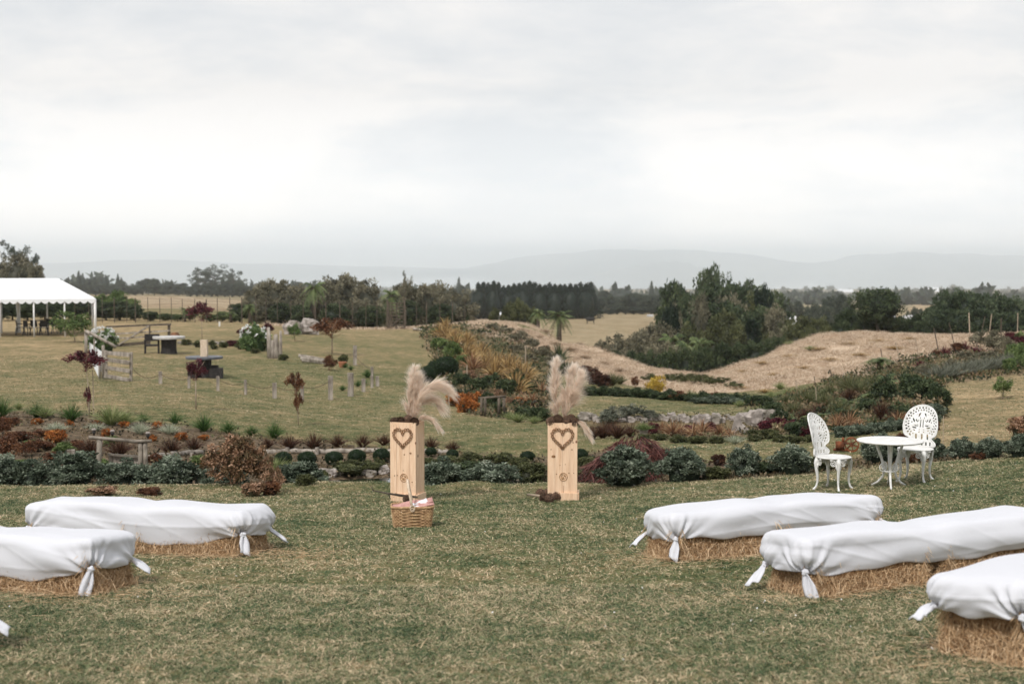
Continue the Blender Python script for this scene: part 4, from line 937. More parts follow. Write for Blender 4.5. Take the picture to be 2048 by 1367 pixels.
for a in range(4):
    c, s = math.cos(a * 1.571 + .4), math.sin(a * 1.571 + .4); mb.torus((c * .10, s * .10, TH * .44), .048, .006, (-s, c, 0), 16, 5); mb.torus((c * .10, s * .10, TH * .44), .022, .005, (-s, c, 0), 12, 5); mb.box((c * .1, s * .1, TH * .44), (.006, .006, .09))
mb.build('collar', M['white_paint'], TB, True)

# rusty machine beyond the left chair
rp_ = hit(1690, 903, 20, 30); RM = empty('rusty_engine', 'rusty old farm engine with spoked flywheel, beyond the left garden chair', 'machine', rp_, math.radians(-12))
k = rp_.y / F
mb = MB(); mb.box((-10 * k, 0, 13 * k), (18 * k, 14 * k, 15 * k), None, 0, .006); mb.box((-8 * k, 0, 4 * k), (30 * k, 10 * k, 4 * k)); mb.tube([(-4 * k, 0, 20 * k), (-4 * k, 0, 29 * k)], [3 * k, 2.4 * k], 10); mb.tube([(-14 * k, -2 * k, 21 * k), (-2 * k, -6 * k, 18 * k), (6 * k, -6 * k, 16 * k)], 1.2 * k, 6); mb.build('body', M['rust'], RM, True)
for sx_ in (-1, 1):
    mb = MB(); c = Vector((13 * k, -7 * k if sx_ < 0 else 7 * k, 15 * k)); mb.torus(c, 13.5 * k, 1.3 * k, (.25, 1, 0), 32, 6); mb.torus(c, 2.5 * k, 1.5 * k, (.25, 1, 0), 12, 6)
    q_ = Vector((.25, 1, 0)).to_track_quat('Z', 'Y').to_matrix()
    for a in range(6): mb.tube([c, c + q_ @ Vector((13 * k * math.cos(a * 1.047 + .3), 13 * k * math.sin(a * 1.047 + .3), 0))], .9 * k, 6)
    mb.build('flywheel', M['rust'], RM, True)

# ------------------------------------------------------------------ lawn blades and loose straw (nobody could count them)
def blade_field(n, y0, y1, pxa, pxb, Lr, w, name, label, mat, rng, zone=None, lean=.8, seg=2, bend=.5, pw=1.0):
    Y = y0 + (y1 - y0) * rng.uniform(0, 1, n) ** pw; X = (rng.uniform(pxa, pxb, n) - 1024) / F * Y
    if zone is not None:
        k = zone(X, Y); X, Y = X[k], Y[k]
    n = len(X); Z = ground(X, Y)
    D = rng.normal(size=(n, 3)) * lean; D[:, 2] = 1; q = QM()
    q.blades(np.stack([X, Y, Z - .003], -1), D, rng.uniform(*Lr, n), w * (rng.uniform(.7, 1.3, n)), bend, rng.uniform(0, 1, n), seg, rng=rng)
    return tag(link(name, q.mesh(name, mat)), label, None, None, 'stuff')
g = np.random.default_rng(5)
YM = 2.2                                    # more blades per metre close to the camera
def clumpy(X, Y):
    v = np.sin(X * 7.1 + 2 * np.sin(Y * 5)) * np.sin(Y * 6.3 + 1.7 * np.sin(X * 4.1)) + .6 * np.sin(X * 17 + Y * 3) * np.sin(Y * 15 - X * 5); return (v > -.55) | (g.uniform(0, 1, len(X)) < .45)
blade_field(300000, 6.4, 10.5, -80, 2130, (.02, .07), .005, 'grass', 'short patchy lawn grass near the camera', M['grass'], g, clumpy, 1.0, pw=.9)
blade_field(330000, 10.5, 19.9, -60, 2110, (.02, .06), .0068, 'grass', 'short patchy lawn grass around the seats', M['grass'], g, clumpy, .9, pw=.8)
def lawn_zone(X, Y):
    Z = ground(X, Y); d, s, so_ = zones(X, Y, Z, g); return (s < .5) & (so_ < .5)
blade_field(170000, 19.9, 62, -60, 2110, (.03, .07), .014, 'grass', 'lawn grass beyond the pond', M['grass'], g, lawn_zone, .9, pw=.7)
def straw_zone(X, Y):
    Z = ground(X, Y); d, s, so_ = zones(X, Y, Z, g); return (s > .5) & (np.sin(X * 1.1 + 1.5 * np.sin(Y * .5)) * np.sin(Y * .9 + X * .4) + g.normal(0, .5, len(X)) > -.5)
blade_field(420000, 52, 128, 880, 2130, (.15, .55), .017, 'dry_grass', 'long dry grass on the hill slopes', M['dry_blades'], g, straw_zone, .45, 3, .7, pw=.8)
blade_field(40000, 97, 118, -60, 980, (.2, .55), .03, 'dry_grass', 'dry grass beyond the deer fence', M['dry_blades'], g, straw_zone, .45, 3, .6)
# litter in the beds
def bed_zone(X, Y):
    Z = ground(X, Y); d, s, so_ = zones(X, Y, Z, g); w = ((X + 1.4) / 4.7) ** 2 + ((Y - 23.6) / 2.8) ** 2 > 1; return (so_ > .5) & w
n = 90000; Y = 19.4 + 50 * g.uniform(0, 1, n) ** 1.6; X = (g.uniform(-60, 2110, n) - 1024) / F * Y; k_ = bed_zone(X, Y); X, Y = X[k_], Y[k_]
k_ = (np.sin(X * 3.3 + Y) * np.sin(Y * 2.7 - X * 1.2) + g.normal(0, .35, len(X))) > -.05; X, Y = X[k_], Y[k_]
q = QM(); h_ = g.uniform(0, 1, len(X)) ** 2 * .22 * (1 - .65 * np.clip((X + 2) / 3, 0, 1) * (Y < 24)); h_ *= np.clip((Y - 20) / 2, .1, 1)
q.leaves(np.stack([X, Y, ground(X, Y) + h_ * .6], -1), .035 + .0012 * Y, .022 + .0008 * Y, np.clip(.35 + .3 * np.sin(X * 1.7) * np.sin(Y * 1.3) + g.uniform(-.4, .4, len(X)), 0, 1), .5, None, g)
tag(link('ground_cover', q.mesh('ground_cover', M['L_litter'])), 'low leafy ground cover and fallen leaves in the beds', None, None, 'stuff')
# loose straw on the lawn
q = QM(); n = 3000; cs = np.array([corner(487, 1112), corner(182, 1195), corner(1352, 1122), corner(1612, 1196), corner(2010, 1330), corner(560, 1110)]); c = cs[g.integers(0, len(cs), n)] + g.normal(0, .42, (n, 2)) * [1, .6]
c[:260] = np.stack([g.uniform(-3.6, 3.6, 260), g.uniform(7, 16, 260)], -1); D = g.normal(size=(n, 3)); D[:, 2] = g.uniform(-.02, .12, n)
q.blades(np.stack([c[:, 0], c[:, 1], ground(c[:, 0], c[:, 1]) + g.uniform(.012, .04, n)], -1), D, g.uniform(.03, .12, n), .003, .06, g.uniform(.2, .9, n), 2, rng=g, tip=.5)
tag(link('loose_straw', q.mesh('loose_straw', M['straw'])), 'loose straw scattered on the lawn by the bales', None, None, 'stuff')
q = QM(); n = 260; px_ = g.uniform(0, 2048, n); Y = g.uniform(7.5, 19, n); X = (px_ - 1024) / F * Y; k_ = g.uniform(0, 1, n) < np.clip((px_ - 500) / 1400, .12, 1); X, Y = X[k_], Y[k_]
q.leaves(np.stack([X, Y, ground(X, Y) + .03], -1), .012, .012, g.uniform(0, 1, len(X)), .1, None, g); q.leaves(np.stack([X, Y, ground(X, Y) + .03], -1), .012, .012, g.uniform(0, 1, len(X)), .1, None, g)
tag(link('clover_flowers', q.mesh('clover_flowers', M['L_white'])), 'tiny white clover flowers in the lawn', None, None, 'stuff')
n = 150000; Y = 30 + 69 * g.uniform(0, 1, n) ** 1.3; X = (g.uniform(820, 2130, n) - 1024) / F * Y; Z = ground(X, Y); d_, s_, so_ = zones(X, Y, Z, g); k_ = (so_ > .3) & (so_ < .9) & (np.sin(X * 1.9 + Y) * np.sin(Y * 1.3 - X) + g.normal(0, .5, n) > -.1) & ((X / Y * F < 130) | (X / Y * F > 520)); X, Y, Z = X[k_], Y[k_], Z[k_]
M['under'] = leaf_mat('undergrowth_leaves', (.014, .022, .011), (.05, .066, .028), (.13, .13, .062), (.21, .14, .08), (.34, .27, .17)); q = QM(); q.leaves(np.stack([X, Y, Z + g.uniform(0, 1, len(X)) * (.06 + .16 * (np.sin(X * 2.3) * np.sin(Y * 1.9) > 0))], -1), .05 + .0016 * Y, .03 + .0009 * Y, np.clip(.42 + .4 * np.sin(X * 1.3 + 1) * np.sin(Y * 1.1) + g.uniform(-.3, .3, len(X)), 0, 1), .6, None, g)
tag(link('undergrowth', q.mesh('undergrowth', M['under'])), 'tangled low undergrowth between the garden shrubs', None, None, 'stuff')
# ------------------------------------------------------------------ hedge along the lawn edge
random.seed(21)
HG = 'grey-green hedge shrubs along the lawn edge'
hl = [(8, 987, 120, 82), (62, 986, 110, 74), (150, 988, 128, 82), (246, 989, 112, 66), (345, 989, 132, 82), (456, 990, 106, 72), (598, 988, 108, 60), (885, 984, 104, 74), (980, 978, 112, 62),
      (1250, 968, 122, 86), (1366, 962, 108, 74), (1487, 952, 74, 66), (1585, 947, 84, 66)]
n = len(hl)
for i, (px, py, w, h) in enumerate(hl):
    plant('hedge%d' % (i % 4), 'L_hedge', px, py, w, h, lr(i, n, 'grey-green hedge shrubs, left of the white chairs'), 'hedge_shrub', 'shrub', Y=(19.8 if px < 560 else 19.35 if px < 1100 else None), group=HG)
hr = [(1765, 926, 84, 68), (1860, 918, 60, 48), (1921, 917, 62, 46), (1983, 915, 60, 46), (2042, 912, 66, 50), (2095, 908, 66, 50)]
for i, (px, py, w, h) in enumerate(hr):
    plant('hedge%d' % ((i + 1) % 4), 'L_hedge', px, py, w, h, lr(i, len(hr), 'small grey-green shrubs right of the left white chair'), 'hedge_shrub', 'shrub', group=HG)
for px, py, w, h, mt_, lb in [(1170, 962, 70, 34, 'L_olive', 'low olive shrub beside the right plinth'), (1432, 958, 60, 30, 'L_olive', 'low olive shrub between the hedge shrubs right of the plinths'), (1535, 948, 54, 30, 'L_dark', 'low dark shrub left of the left white chair'),
        (1645, 940, 60, 34, 'L_olive', 'low olive shrub behind the left white chair'), (1437, 930, 32, 26, 'L_redgrass', 'small maroon shrub above the lawn edge'), (1830, 925, 40, 22, 'L_rustleaf', 'low reddish ground shrub behind the right white chair'), (1960, 918, 46, 16, 'L_rustleaf', 'low reddish shrub among the small right hedge shrubs'),
        (205, 990, 60, 22, 'L_copper', 'low copper plant under the left hedge'), (300, 990, 50, 18, 'L_rustleaf', 'low rusty plant under the left hedge'), (505, 992, 50, 36, 'L_copper', 'copper leaved low plant under the copper bush'), (540, 990, 46, 34, 'L_rustleaf', 'rusty low plant right of the copper bush'),
        (1060, 962, 80, 44, 'L_olive', 'olive pondside shrub between the plinths'), (700, 948, 80, 30, 'L_olive', 'low olive pondside plant left of the left plinth'), (930, 952, 80, 36, 'L_dark', 'dark pondside plant behind the hedge between the plinths'), (2045, 872, 60, 50, 'L_copper', 'copper green shrub at the right edge above the hedge')]:
    plant('shrub%d' % random.randrange(4), mt_, px, py, w, h, lb, 'shrub', 'shrub')
def multi(spec):
    for key, nv, mt_, name, cat, group, what, lst in spec:
        n = len(lst)
        for i, tpl in enumerate(sorted(lst)):
            px, py, w, h = tpl[:4]
            plant(key + (str(i % nv) if nv else ''), mt_, px, py, w, h, lr(i, n, what) if n > 1 else what, name, cat, tpl[4] if len(tpl) > 4 else None, group if n > 1 else None)
multi([
 ('big', 2, 'L_copper', 'copper_bush', 'shrub', None, 'big bush of drooping copper and pink leaves behind the left hedge', [(468, 968, 122, 108)]),
 ('loose', 3, 'L_copper', 'copper_bush', 'shrub', 'copper bushes', 'small copper leaved bushes left of the pond', [(523, 970, 52, 90), (548, 985, 44, 60)]),
 ('tuft', 3, 'L_tuft', 'grass_clump', 'ornamental grass', 'upright green grass clumps', 'upright green grass clumps below the left lawn', [(4, 834, 46, 52), (73, 834, 38, 40), (143, 842, 46, 52), (285, 846, 28, 30), (350, 848, 32, 34), (408, 862, 46, 46), (456, 866, 36, 34), (503, 870, 30, 28), (549, 876, 42, 44)]),
 ('spiky', 3, 'L_palegrass', 'grass_clump', 'ornamental grass', 'pale grass fountains', 'pale green grass fountains below the left lawn', [(37, 818, 24, 20), (90, 835, 46, 30), (222, 850, 70, 52), (250, 850, 60, 36)]),
 ('spiky', 3, 'L_silver', 'grass_clump', 'ornamental grass', 'silver grass tufts', 'silvery grass tufts in the left bed', [(112, 862, 46, 24), (190, 862, 40, 24), (280, 868, 42, 32), (340, 868, 48, 28)]),
 ('spiky', 3, 'L_redgrass', 'grass_clump', 'ornamental grass', 'dark red grass tufts', 'dark red grass tufts along the bank', [(180, 908, 52, 44), (238, 912, 58, 48), (343, 908, 50, 44), (388, 902, 40, 40), (580, 896, 42, 34), (628, 897, 50, 42), (675, 893, 40, 34), (725, 894, 38, 36), (768, 890, 40, 32), (862, 898, 36, 34), (905, 902, 32, 28), (535, 896, 30, 30)]),
 ('shrub', 4, 'L_orange', 'orange_shrub', 'shrub', 'small orange shrubs', 'small orange leaved shrubs in the left bed', [(138, 853, 20, 14), (195, 850, 20, 12), (250, 855, 22, 16), (313, 858, 22, 18), (362, 880, 26, 18), (112, 886, 44, 34), (214, 872, 24, 18), (305, 882, 20, 14), (75, 848, 24, 14), (408, 880, 22, 14)]),
 ('loose', 3, 'L_rustleaf', 'russet_shrub', 'shrub', 'russet shrubs', 'russet brown shrubs at the left edge of the bed', [(12, 925, 66, 62), (50, 912, 50, 36), (8, 870, 40, 40)]),
 ('shrub', 4, 'L_rustleaf', 'rusty_shrub', 'shrub', 'low rusty plants', 'low rusty red plants spread in the left bed', [(40, 880, 60, 22), (75, 900, 60, 22), (110, 920, 50, 20), (20, 850, 50, 18), (85, 872, 40, 16), (150, 900, 40, 24), (310, 925, 36, 20)]),
 ('shrub', 4, 'L_fresh', 'green_shrub', 'shrub', 'low green plants', 'low fresh green plants in the left bed', [(130, 908, 50, 26), (60, 892, 30, 16), (200, 940, 40, 26), (225, 892, 34, 24), (400, 930, 40, 26), (30, 946, 60, 30)]),
 ('ball', 2, 'L_box', 'box_ball', 'clipped shrub', 'clipped round box balls', 'clipped dark green box balls by the pond', [(567, 930, 36, 30), (614, 930, 40, 31), (668, 929, 38, 30), (714, 926, 38, 31), (763, 924, 36, 31), (905, 918, 26, 22), (1055, 923, 32, 24), (1162, 922, 30, 28), (862, 912, 24, 20)]),
 ('spiky', 3, 'L_palegrass', 'grass_clump', 'ornamental grass', None, 'pale feathery grass clump left of the pond edge', [(552, 945, 62, 40)]),
 ('shrub', 4, 'L_olive', 'pond_plant', 'shrub', 'olive plants among the pond rocks', 'olive plants among the pond rocks', [(700, 943, 44, 24), (748, 944, 50, 30), (640, 960, 36, 26), (612, 968, 40, 24), (855, 935, 44, 24), (890, 932, 50, 26), (940, 928, 60, 26), (1000, 928, 56, 28), (1040, 936, 50, 26), (1180, 936, 56, 30)]),
 ('flax', 4, 'L_dark', 'rushes', 'rushes', 'dark rushes at the pond', 'dark rushes standing in the pond margin', [(612, 985, 26, 24, 22.2), (672, 985, 22, 30, 22.2), (684, 985, 18, 24, 22.3), (717, 984, 20, 24, 22.2)]),
 ('tuft', 3, 'L_tuft', 'grass_clump', 'ornamental grass', 'green clumps by the bollards', 'green grass clumps by the rope bollards', [(685, 781, 16, 16), (716, 773, 16, 18), (735, 755, 22, 24), (702, 740, 14, 14), (690, 735, 14, 14), (728, 768, 18, 14)]),
])
# weeping maroon maple behind the lawn edge
def weep():
    rng = np.random.default_rng(4); q = QM(); n = 4200; a = rng.uniform(0, 6.28, n); r = np.sqrt(rng.uniform(0, 1, n)); lob = .85 + .15 * np.sin(5 * a)
    z = .95 * np.sqrt(np.clip(1 - (r * .94) ** 2, 0, 1)) * (.9 + .12 * np.sin(7 * a + 4 * r)) - rng.exponential(.12, n); keep = z > .06; n = keep.sum()
    Pn = np.stack([np.cos(a) * r * lob * .5, np.sin(a) * r * lob * .5, z], -1)[keep]; D = np.stack([np.cos(a), np.sin(a), -1.2 + 0 * a], -1)[keep] + rng.normal(0, .5, (n, 3))
    q.blades(Pn, D, .10, .012, .25, np.clip(rng.normal(.5, .25, n), 0, 1), 2, rng=rng); return q.mesh('foliage', M['L_burgundy'])
PR['weep'] = weep()
mt_ = LM['weepred'] = ((.03, .011, .009), (.085, .028, .024), (.15, .055, .045), (.26, .12, .10)); M['L_weepred'] = leaf_mat('weepred_foliage', *mt_)
plant('weep', 'L_weepred', 1272, 938, 236, 118, 'wide weeping maple with maroon thread leaves behind the hedge', 'weeping_maple', 'shrub', Y=22.5)

# ------------------------------------------------------------------ timber bits and rocks by the pond
def logrun(pts, r, label, mat='grey_wood', jit=.12, posts=(), group=None, cat='log edging'):
    P_ = [hit(px, py, 20, 60) + Vector((0, 0, r * .7)) for px, py in pts]; mb = MB(); L_ = []
    for a, b_ in zip(P_, P_[1:]):
        for k in range(6): L_.append(a.lerp(b_, k / 6) + Vector((0, 0, random.uniform(-.015, .015))))
    mb.tube(L_ + [P_[-1]], r, 8, wob=jit); o = mb.build('log_edging', M[mat], None, True)
    for px, py in posts:
        c = hit(px, py, 20, 60); pb = MB(); pb.tube([c - Vector((0, 0, .1)), c + Vector((0, 0, r * 2.6))], r * .8, 8); pb.build('peg', M[mat], o)
    return tag(o, label, cat, group)
logrun([(527, 906), (590, 906), (640, 906), (700, 905), (790, 905)], .055, 'weathered log edging behind the box balls left of the left plinth', posts=[(634, 908), (575, 908)])
logrun([(850, 904), (872, 906), (905, 906)], .045, 'short weathered log edging just right of the left plinth')
logrun([(296, 918), (350, 911), (404, 907)], .05, 'weathered log edging running right from the rustic gate frame', posts=[(384, 918)])
logrun([(1030, 962), (1090, 961), (1150, 962), (1205, 964)], .03, 'pale timber edge of the pond beside the right plinth', 'pale_trunk')
tb_ = hit(1010, 905, 22, 40)
def rock(px, py, w, h, label, seed, mat='stone', group=None, Y=None, name='rock'):
    p = hit(px, py) if Y is None else at(px, Y); mb = MB(); ww, hh = m(w, p.y), m(h, p.y)
    mb.blob((0, 0, hh * .38), (ww, ww * .75, hh * 1.2), 9, amp=.22, seed=seed, sq=.7); o = mb.build(name, M[mat]); o.location = p; o.rotation_euler = (0, 0, random.uniform(-.4, .4)); return tag(o, label, 'rock', group)
def rocks(lst, what, group, mat='stone'):
    lst = sorted(lst); n = len(lst)
    for i, r in enumerate(lst): rock(r[0], r[1], r[2], r[3], lr(i, n, what), i * 7 + len(what), mat if i % 3 else 'stone_dark', group)
rocks([(618 + i * 21 + random.uniform(-6, 6), 948 + random.uniform(-8, 4), random.uniform(18, 30), random.uniform(10, 17)) for i in range(8)], 'rounded pond rocks below the box balls', 'pond rocks')
rocks([(845 + i * 27 + random.uniform(-6, 6), 946 + random.uniform(-8, 3), random.uniform(18, 30), random.uniform(9, 15)) for i in range(8)], 'rounded pond rocks between the plinths', 'pond rocks')
lst = [(660, 972, 60, 12), (690, 966, 50, 12), (722, 962, 46, 14), (748, 966, 44, 12), (700, 974, 60, 8), (770, 972, 30, 12)]
for i, (px, py, w, h) in enumerate(sorted(lst)):
    Yr = 25.0 - i * .1; p = Vector((P(px, py, Yr)[0], Yr, -4.02)); mb = MB(); ww = m(w, Yr); mb.blob((0, 0, .05), (ww, ww * .8, .20), 8, amp=.12, seed=i + 40, sq=.5); o = mb.build('flat_rock', M['stone']); o.location = p; o.rotation_euler = (random.uniform(.05, .3), random.uniform(-.2, .2), random.uniform(0, 3)); tag(o, lr(i, len(lst), 'flat pale slabs at the pond edge, left of the left plinth'), 'rock', 'flat slabs at the pond edge')
# retaining wall of rocks beyond the weeping maple
wl = []
for i in range(30):
    px = 1185 + i * 11.2 + random.uniform(-3, 3); wl.append((px, 838 + random.uniform(-2, 3) + (4 if i % 2 else 0), random.uniform(12, 21), random.uniform(8, 13)))
rocks(wl, 'stones of the low garden retaining wall', 'stones of the low garden retaining wall')
lst = [(1408, 848, 26, 22), (1432, 846, 22, 18), (1510, 850, 34, 30), (1535, 842, 40, 26), (1492, 838, 34, 14), (1560, 838, 24, 16), (1390, 846, 16, 14), (1170, 840, 30, 16)]
rocks(lst, 'larger boulders along the garden retaining wall', 'larger boulders by the garden wall')
rp2 = hit(1482, 866, 25, 40); mb = MB(); k = rp2.y / F
mb.add([(-20 * k, 0, 0), (22 * k, 0, 0), (16 * k, 5 * k, 8 * k), (4 * k, 5 * k, 16 * k), (-4 * k, 4 * k, 42 * k), (-10 * k, 4 * k, 38 * k), (-17 * k, 4 * k, 14 * k), (0, 16 * k, 0), (-4 * k, 12 * k, 26 * k)],
       [(0, 1, 2, 3, 4, 5, 6), (1, 7, 8, 2), (2, 8, 3), (3, 8, 4), (4, 8, 5), (5, 8, 6), (6, 8, 7, 0), (0, 7, 1)]); o = mb.build('pointed_rock', M['stone']); o.location = rp2; tag(o, 'tall pointed pale rock in front of the garden retaining wall', 'rock')

# left timber pieces: post, rustic frame, board panel
def post(px, py, h, w, label, mat='grey_wood', Y=None, name='post', lean=(0, 0), cat='post', group=None, square=True, r=None):
    p = hit(px, py) if Y is None else at(px, Y); hh, ww = m(h, p.y), m(w, p.y); mb = MB()
    if square: mb.box((0, 0, hh / 2 - .05), (ww, ww, hh + .1), Matrix.Rotation(lean[0], 3, 'Y') @ Matrix.Rotation(.25, 3, 'Z'), jit=ww * .07)
    else: mb.tube([(0, 0, -.05), (math.tan(lean[0]) * hh * .5 + ww * .05, 0, hh * .5), (math.tan(lean[0]) * hh, 0, hh)], [ww * .52, ww * .48, ww * .47], 8, wob=.08)
    o = mb.build(name, M[mat]); o.location = p; return tag(o, label, cat, group)
post(143, 930, 70, 15, 'square weathered post standing alone behind the left hedge', Y=23.2)
Yf = 23.4
def wpt(px, py, Y=Yf): return Vector(P(px, py, Y))
RF = empty('rustic_gateway', 'rustic gate frame of weathered round timber behind the left hedge', 'frame', at(240, Yf))
def local(e_, v): return Vector(v) - e_.location
for x0, y0, x1, y1, r_ in ((196, 950, 199, 878, 5.6), (281, 950, 281, 882, 5.0), (292, 948, 290, 884, 4.4)):
    mb = MB(); mb.tube([local(RF, wpt(x0, y0 + 10)), local(RF, wpt((x0 + x1) / 2, (y0 + y1) / 2)), local(RF, wpt(x1, y1))], m(r_, Yf), 8, wob=.08); mb.build('post', M['grey_rail'], RF, True)
mb = MB(); mb.tube([local(RF, wpt(px, py, Yf - .03)) for px, py in ((178, 874), (205, 876), (240, 879), (270, 882), (303, 881))], m(4.2, Yf), 8, flat=.8, wob=.1); mb.build('rail', M['grey_rail'], RF, True)
for i, (px, py) in enumerate(((188, 870), (225, 873), (296, 877))):
    c = wpt(px, py, Yf); e_ = empty('insulator_lamp', lr(i, 3, 'small dark cap lanterns on the rustic frame'), 'lantern', c, 0, 'small cap lanterns on the rustic frame'); k = m(1, Yf)
    mb = MB(); mb.lathe([(1.5 * k, 0), (1.8 * k, 4 * k), (3.6 * k, 4.5 * k), (3.8 * k, 8 * k), (2.4 * k, 9 * k), (2.2 * k, 10 * k)], 14); mb.build('lantern_body', M['iron'], e_, True)
    mb = MB(); mb.lathe([(4.6 * k, 10 * k), (4.9 * k, 12 * k), (3.2 * k, 14 * k), (0.5 * k, 14.5 * k)], 14); mb.build('cap', M['stone'], e_, True)
BP = empty('board_panel', 'pale upright board panel under the rustic frame', 'fence panel', at(247, Yf + .25))
mb = MB()
for i in range(7):
    x = 222 + i * 8.4; top = 908 + i * .7; a = local(BP, wpt(x, 950, Yf + .25)); b_ = local(BP, wpt(x, top, Yf + .25)); mb.box(((a.x + b_.x) / 2, 0, (a.z + b_.z) / 2), (m(7.6, Yf), .03, b_.z - a.z), jit=.003)
mb.build('boards', M['grey_wood'], BP); mb = MB(); mb.beam(local(BP, wpt(217, 908, Yf + .2)), local(BP, wpt(281, 913, Yf + .2)), .06, .03); mb.build('top_rail', M['grey_rail'], BP)

# small young trees on the near slope
def young(px, py, top, cpx, cw, ch, ctop, mat, label, trunkw=3, key='loose', leafs=1, name='young_tree', Y=None):
    p = hit(px, py) if Y is None else at(px, Y); e_ = empty(name, label, 'tree', p); k = m(1, p.y)
    o = link('crown', remat('%s%d' % (key, leafs), mat), e_, ((cpx - px) * k, 0, (py - ctop - ch) * k), (0, 0, random.uniform(0, 6)), (cw * k, cw * k, ch * k))
    mb = MB(); H = (py - ctop - ch * .5) * k; mb.tube([(0, 0, -.05), ((cpx - px) * k * .3, 0, H * .5), ((cpx - px) * k, 0, H)], [trunkw * .5 * k, trunkw * .42 * k, trunkw * .2 * k], 7, wob=.05)
    for a in range(5): mb.tube([((cpx - px) * k, 0, H * .86), ((cpx - px) * k + math.cos(a * 1.3) * cw * .35 * k, math.sin(a * 1.3) * cw * .35 * k, H + ch * .3 * k)], [trunkw * .25 * k, trunkw * .1 * k], 5)
    mb.build('trunk', M['pale_trunk'], e_, True); return e_
young(180, 832, 0, 172, 74, 48, 694, 'L_burgundy', 'staked young maple with burgundy crown left of the pallet fence', 2.2)
young(392, 818, 0, 392, 52, 48, 712, 'L_burgundy', 'young burgundy maple on a thin pale trunk before the dark spool table', 3.2, leafs=2)
young(178, 834, 0, 176, 15, 46, 768, 'L_burgundy', 'slim young tree with dark red leaves in the left bed', 1.6)
for i, (yt, h, w) in enumerate(((736, 46, 36), (790, 50, 26))): pass
yt_ = young(597, 850, 0, 590, 36, 52, 738, 'L_rustleaf', 'thin young tree with rust brown leaves behind the rope bollards', 1.8)
o = link('lower_leaves', remat('loose1', 'L_rustleaf'), yt_, (0, 0, m(22, yt_.location.y)), None, (m(18, yt_.location.y),) * 2 + (m(50, yt_.location.y),))
young(404, 682, 0, 404, 54, 42, 600, 'L_burgundy', 'far young maple with wine red crown on the dry lawn', 1.8)
young(664, 708, 0, 665, 76, 46, 630, 'L_rustleaf', 'spreading young tree with dark red and orange leaves beside the log', 3.2, 'loose', 1)
young(150, 684, 0, 146, 82, 56, 618, 'L_fresh', 'bright green leafy tree by the corner of the white marquee', 3, 'loose', 0)
young(590, 682, 0, 588, 34, 34, 643, 'L_fresh', 'small sparse green tree before the pale boulders', 1.5, 'loose', 2)
young(2006, 797, 0, 2006, 48, 44, 748, 'L_fresh', 'small round green tree on the right grass slope', 3, 'loose', 2)
post(187, 828, 90, 1.6, 'thin stake beside the burgundy maple', 'pale_trunk', name='stake')

# ------------------------------------------------------------------ rope bollards
bl = [(321, 767, 25, 7), (378, 776, 24, 6), (436, 781, 29, 6), (491, 789, 30, 6), (549, 796, 31, 8), (604, 801, 34, 8), (661, 799, 48, 9), (701, 792, 47, 12), (727, 783, 26, 7), (744, 775, 24, 6), (755, 772, 20, 6), (744, 756, 23, 6), (710, 730, 40, 7)]
n = len(bl); order = sorted(range(n), key=lambda i: bl[i][0]); names = {j: lr(r, n, 'weathered wooden rope bollards on the lawn') for r, j in enumerate(order)}
BO = []
for i, (px, py, h, w) in enumerate(bl):
    o = post(px, py, h, w, names[i], name='bollard', cat='bollard', group='weathered rope bollards', square=i % 2 == 0); BO.append((o.location.copy(), m(h, o.location.y)))
def rope(a, b_, sag, label, r=.016):
    mb = MB(); pts = [a.lerp(b_, t / 10) - Vector((0, 0, sag * 4 * (t / 10) * (1 - t / 10))) for t in range(11)]; mb.tube(pts, r * .6, 6); return tag(mb.build('rope', M['rope'], None, True), label, 'rope', 'ropes slung between the bollards')
fp = hit(262, 760)
ends = [fp + Vector((0, 0, m(28, fp.y)))] + [l + Vector((0, 0, h * .82)) for l, h in BO[:7]]
nm = ['rope from the pallet fence to the first bollard', 'rope between the first and second bollards from the left', None, 'rope between the third and fourth bollards from the left', 'rope between the fourth and fifth bollards from the left', 'rope between the fifth and sixth bollards from the left', 'rope between the sixth bollard and the tall forked one']
for i in range(7):
    if nm[i]: rope(ends[i], ends[i + 1], .26 if i == 0 else .12, nm[i])
rope(BO[11][0] + Vector((0, 0, BO[11][1] * .8)), BO[12][0] + Vector((0, 0, BO[12][1] * .5)), .1, 'rope running back to the tall post on the lawn')

# ------------------------------------------------------------------ left lawn structures
def pt(px, py, Y): return Vector(P(px, py, Y))
Yp = hit(235, 762).y
PF = empty('pallet_fence', 'short weathered pallet fence with four wide slats on the left lawn', 'fence', at(235, Yp))
for (x, y0, y1) in ((212, 756, 700), (262, 764, 704)):
    mb = MB(); a = local(PF, pt(x, y0, Yp)); b_ = local(PF, pt(x, y1, Yp)); mb.beam(a, b_, m(6, Yp), m(5, Yp), jit=.01); mb.build('post', M['grey_wood'], PF)
for y0, y1 in ((705, 709), (718, 725), (734, 742), (750, 760)):
    mb = MB(); mb.beam(local(PF, pt(209, y0, Yp - .1)), local(PF, pt(259, y1, Yp - .1)), .03, m(7.5, Yp), jit=.012); mb.build('slat', M['grey_wood'], PF)
Yh = Yp + .8
HR = empty('rustic_handrail', 'pale rustic handrail with posts sloping down to the pallet fence', 'handrail', at(190, Yh))
for x, y0, y1, w in ((172, 712, 664, 7), (206, 756, 690, 6), (199, 757, 720, 5), (188, 720, 668, 3)):
    mb = MB(); mb.tube([local(HR, pt(x, y0, Yh)), local(HR, pt(x + .5, y1, Yh))], m(w * .5, Yh), 8, wob=.1); mb.build('post', M['grey_wood'], HR, True)
mb = MB(); mb.tube([local(HR, pt(x, y, Yh - .1)) for x, y in ((170, 662), (186, 668), (204, 678), (222, 688), (232, 694))], m(3.2, Yh), 8, wob=.15); mb.build('rail', M['grey_wood'], HR, True)
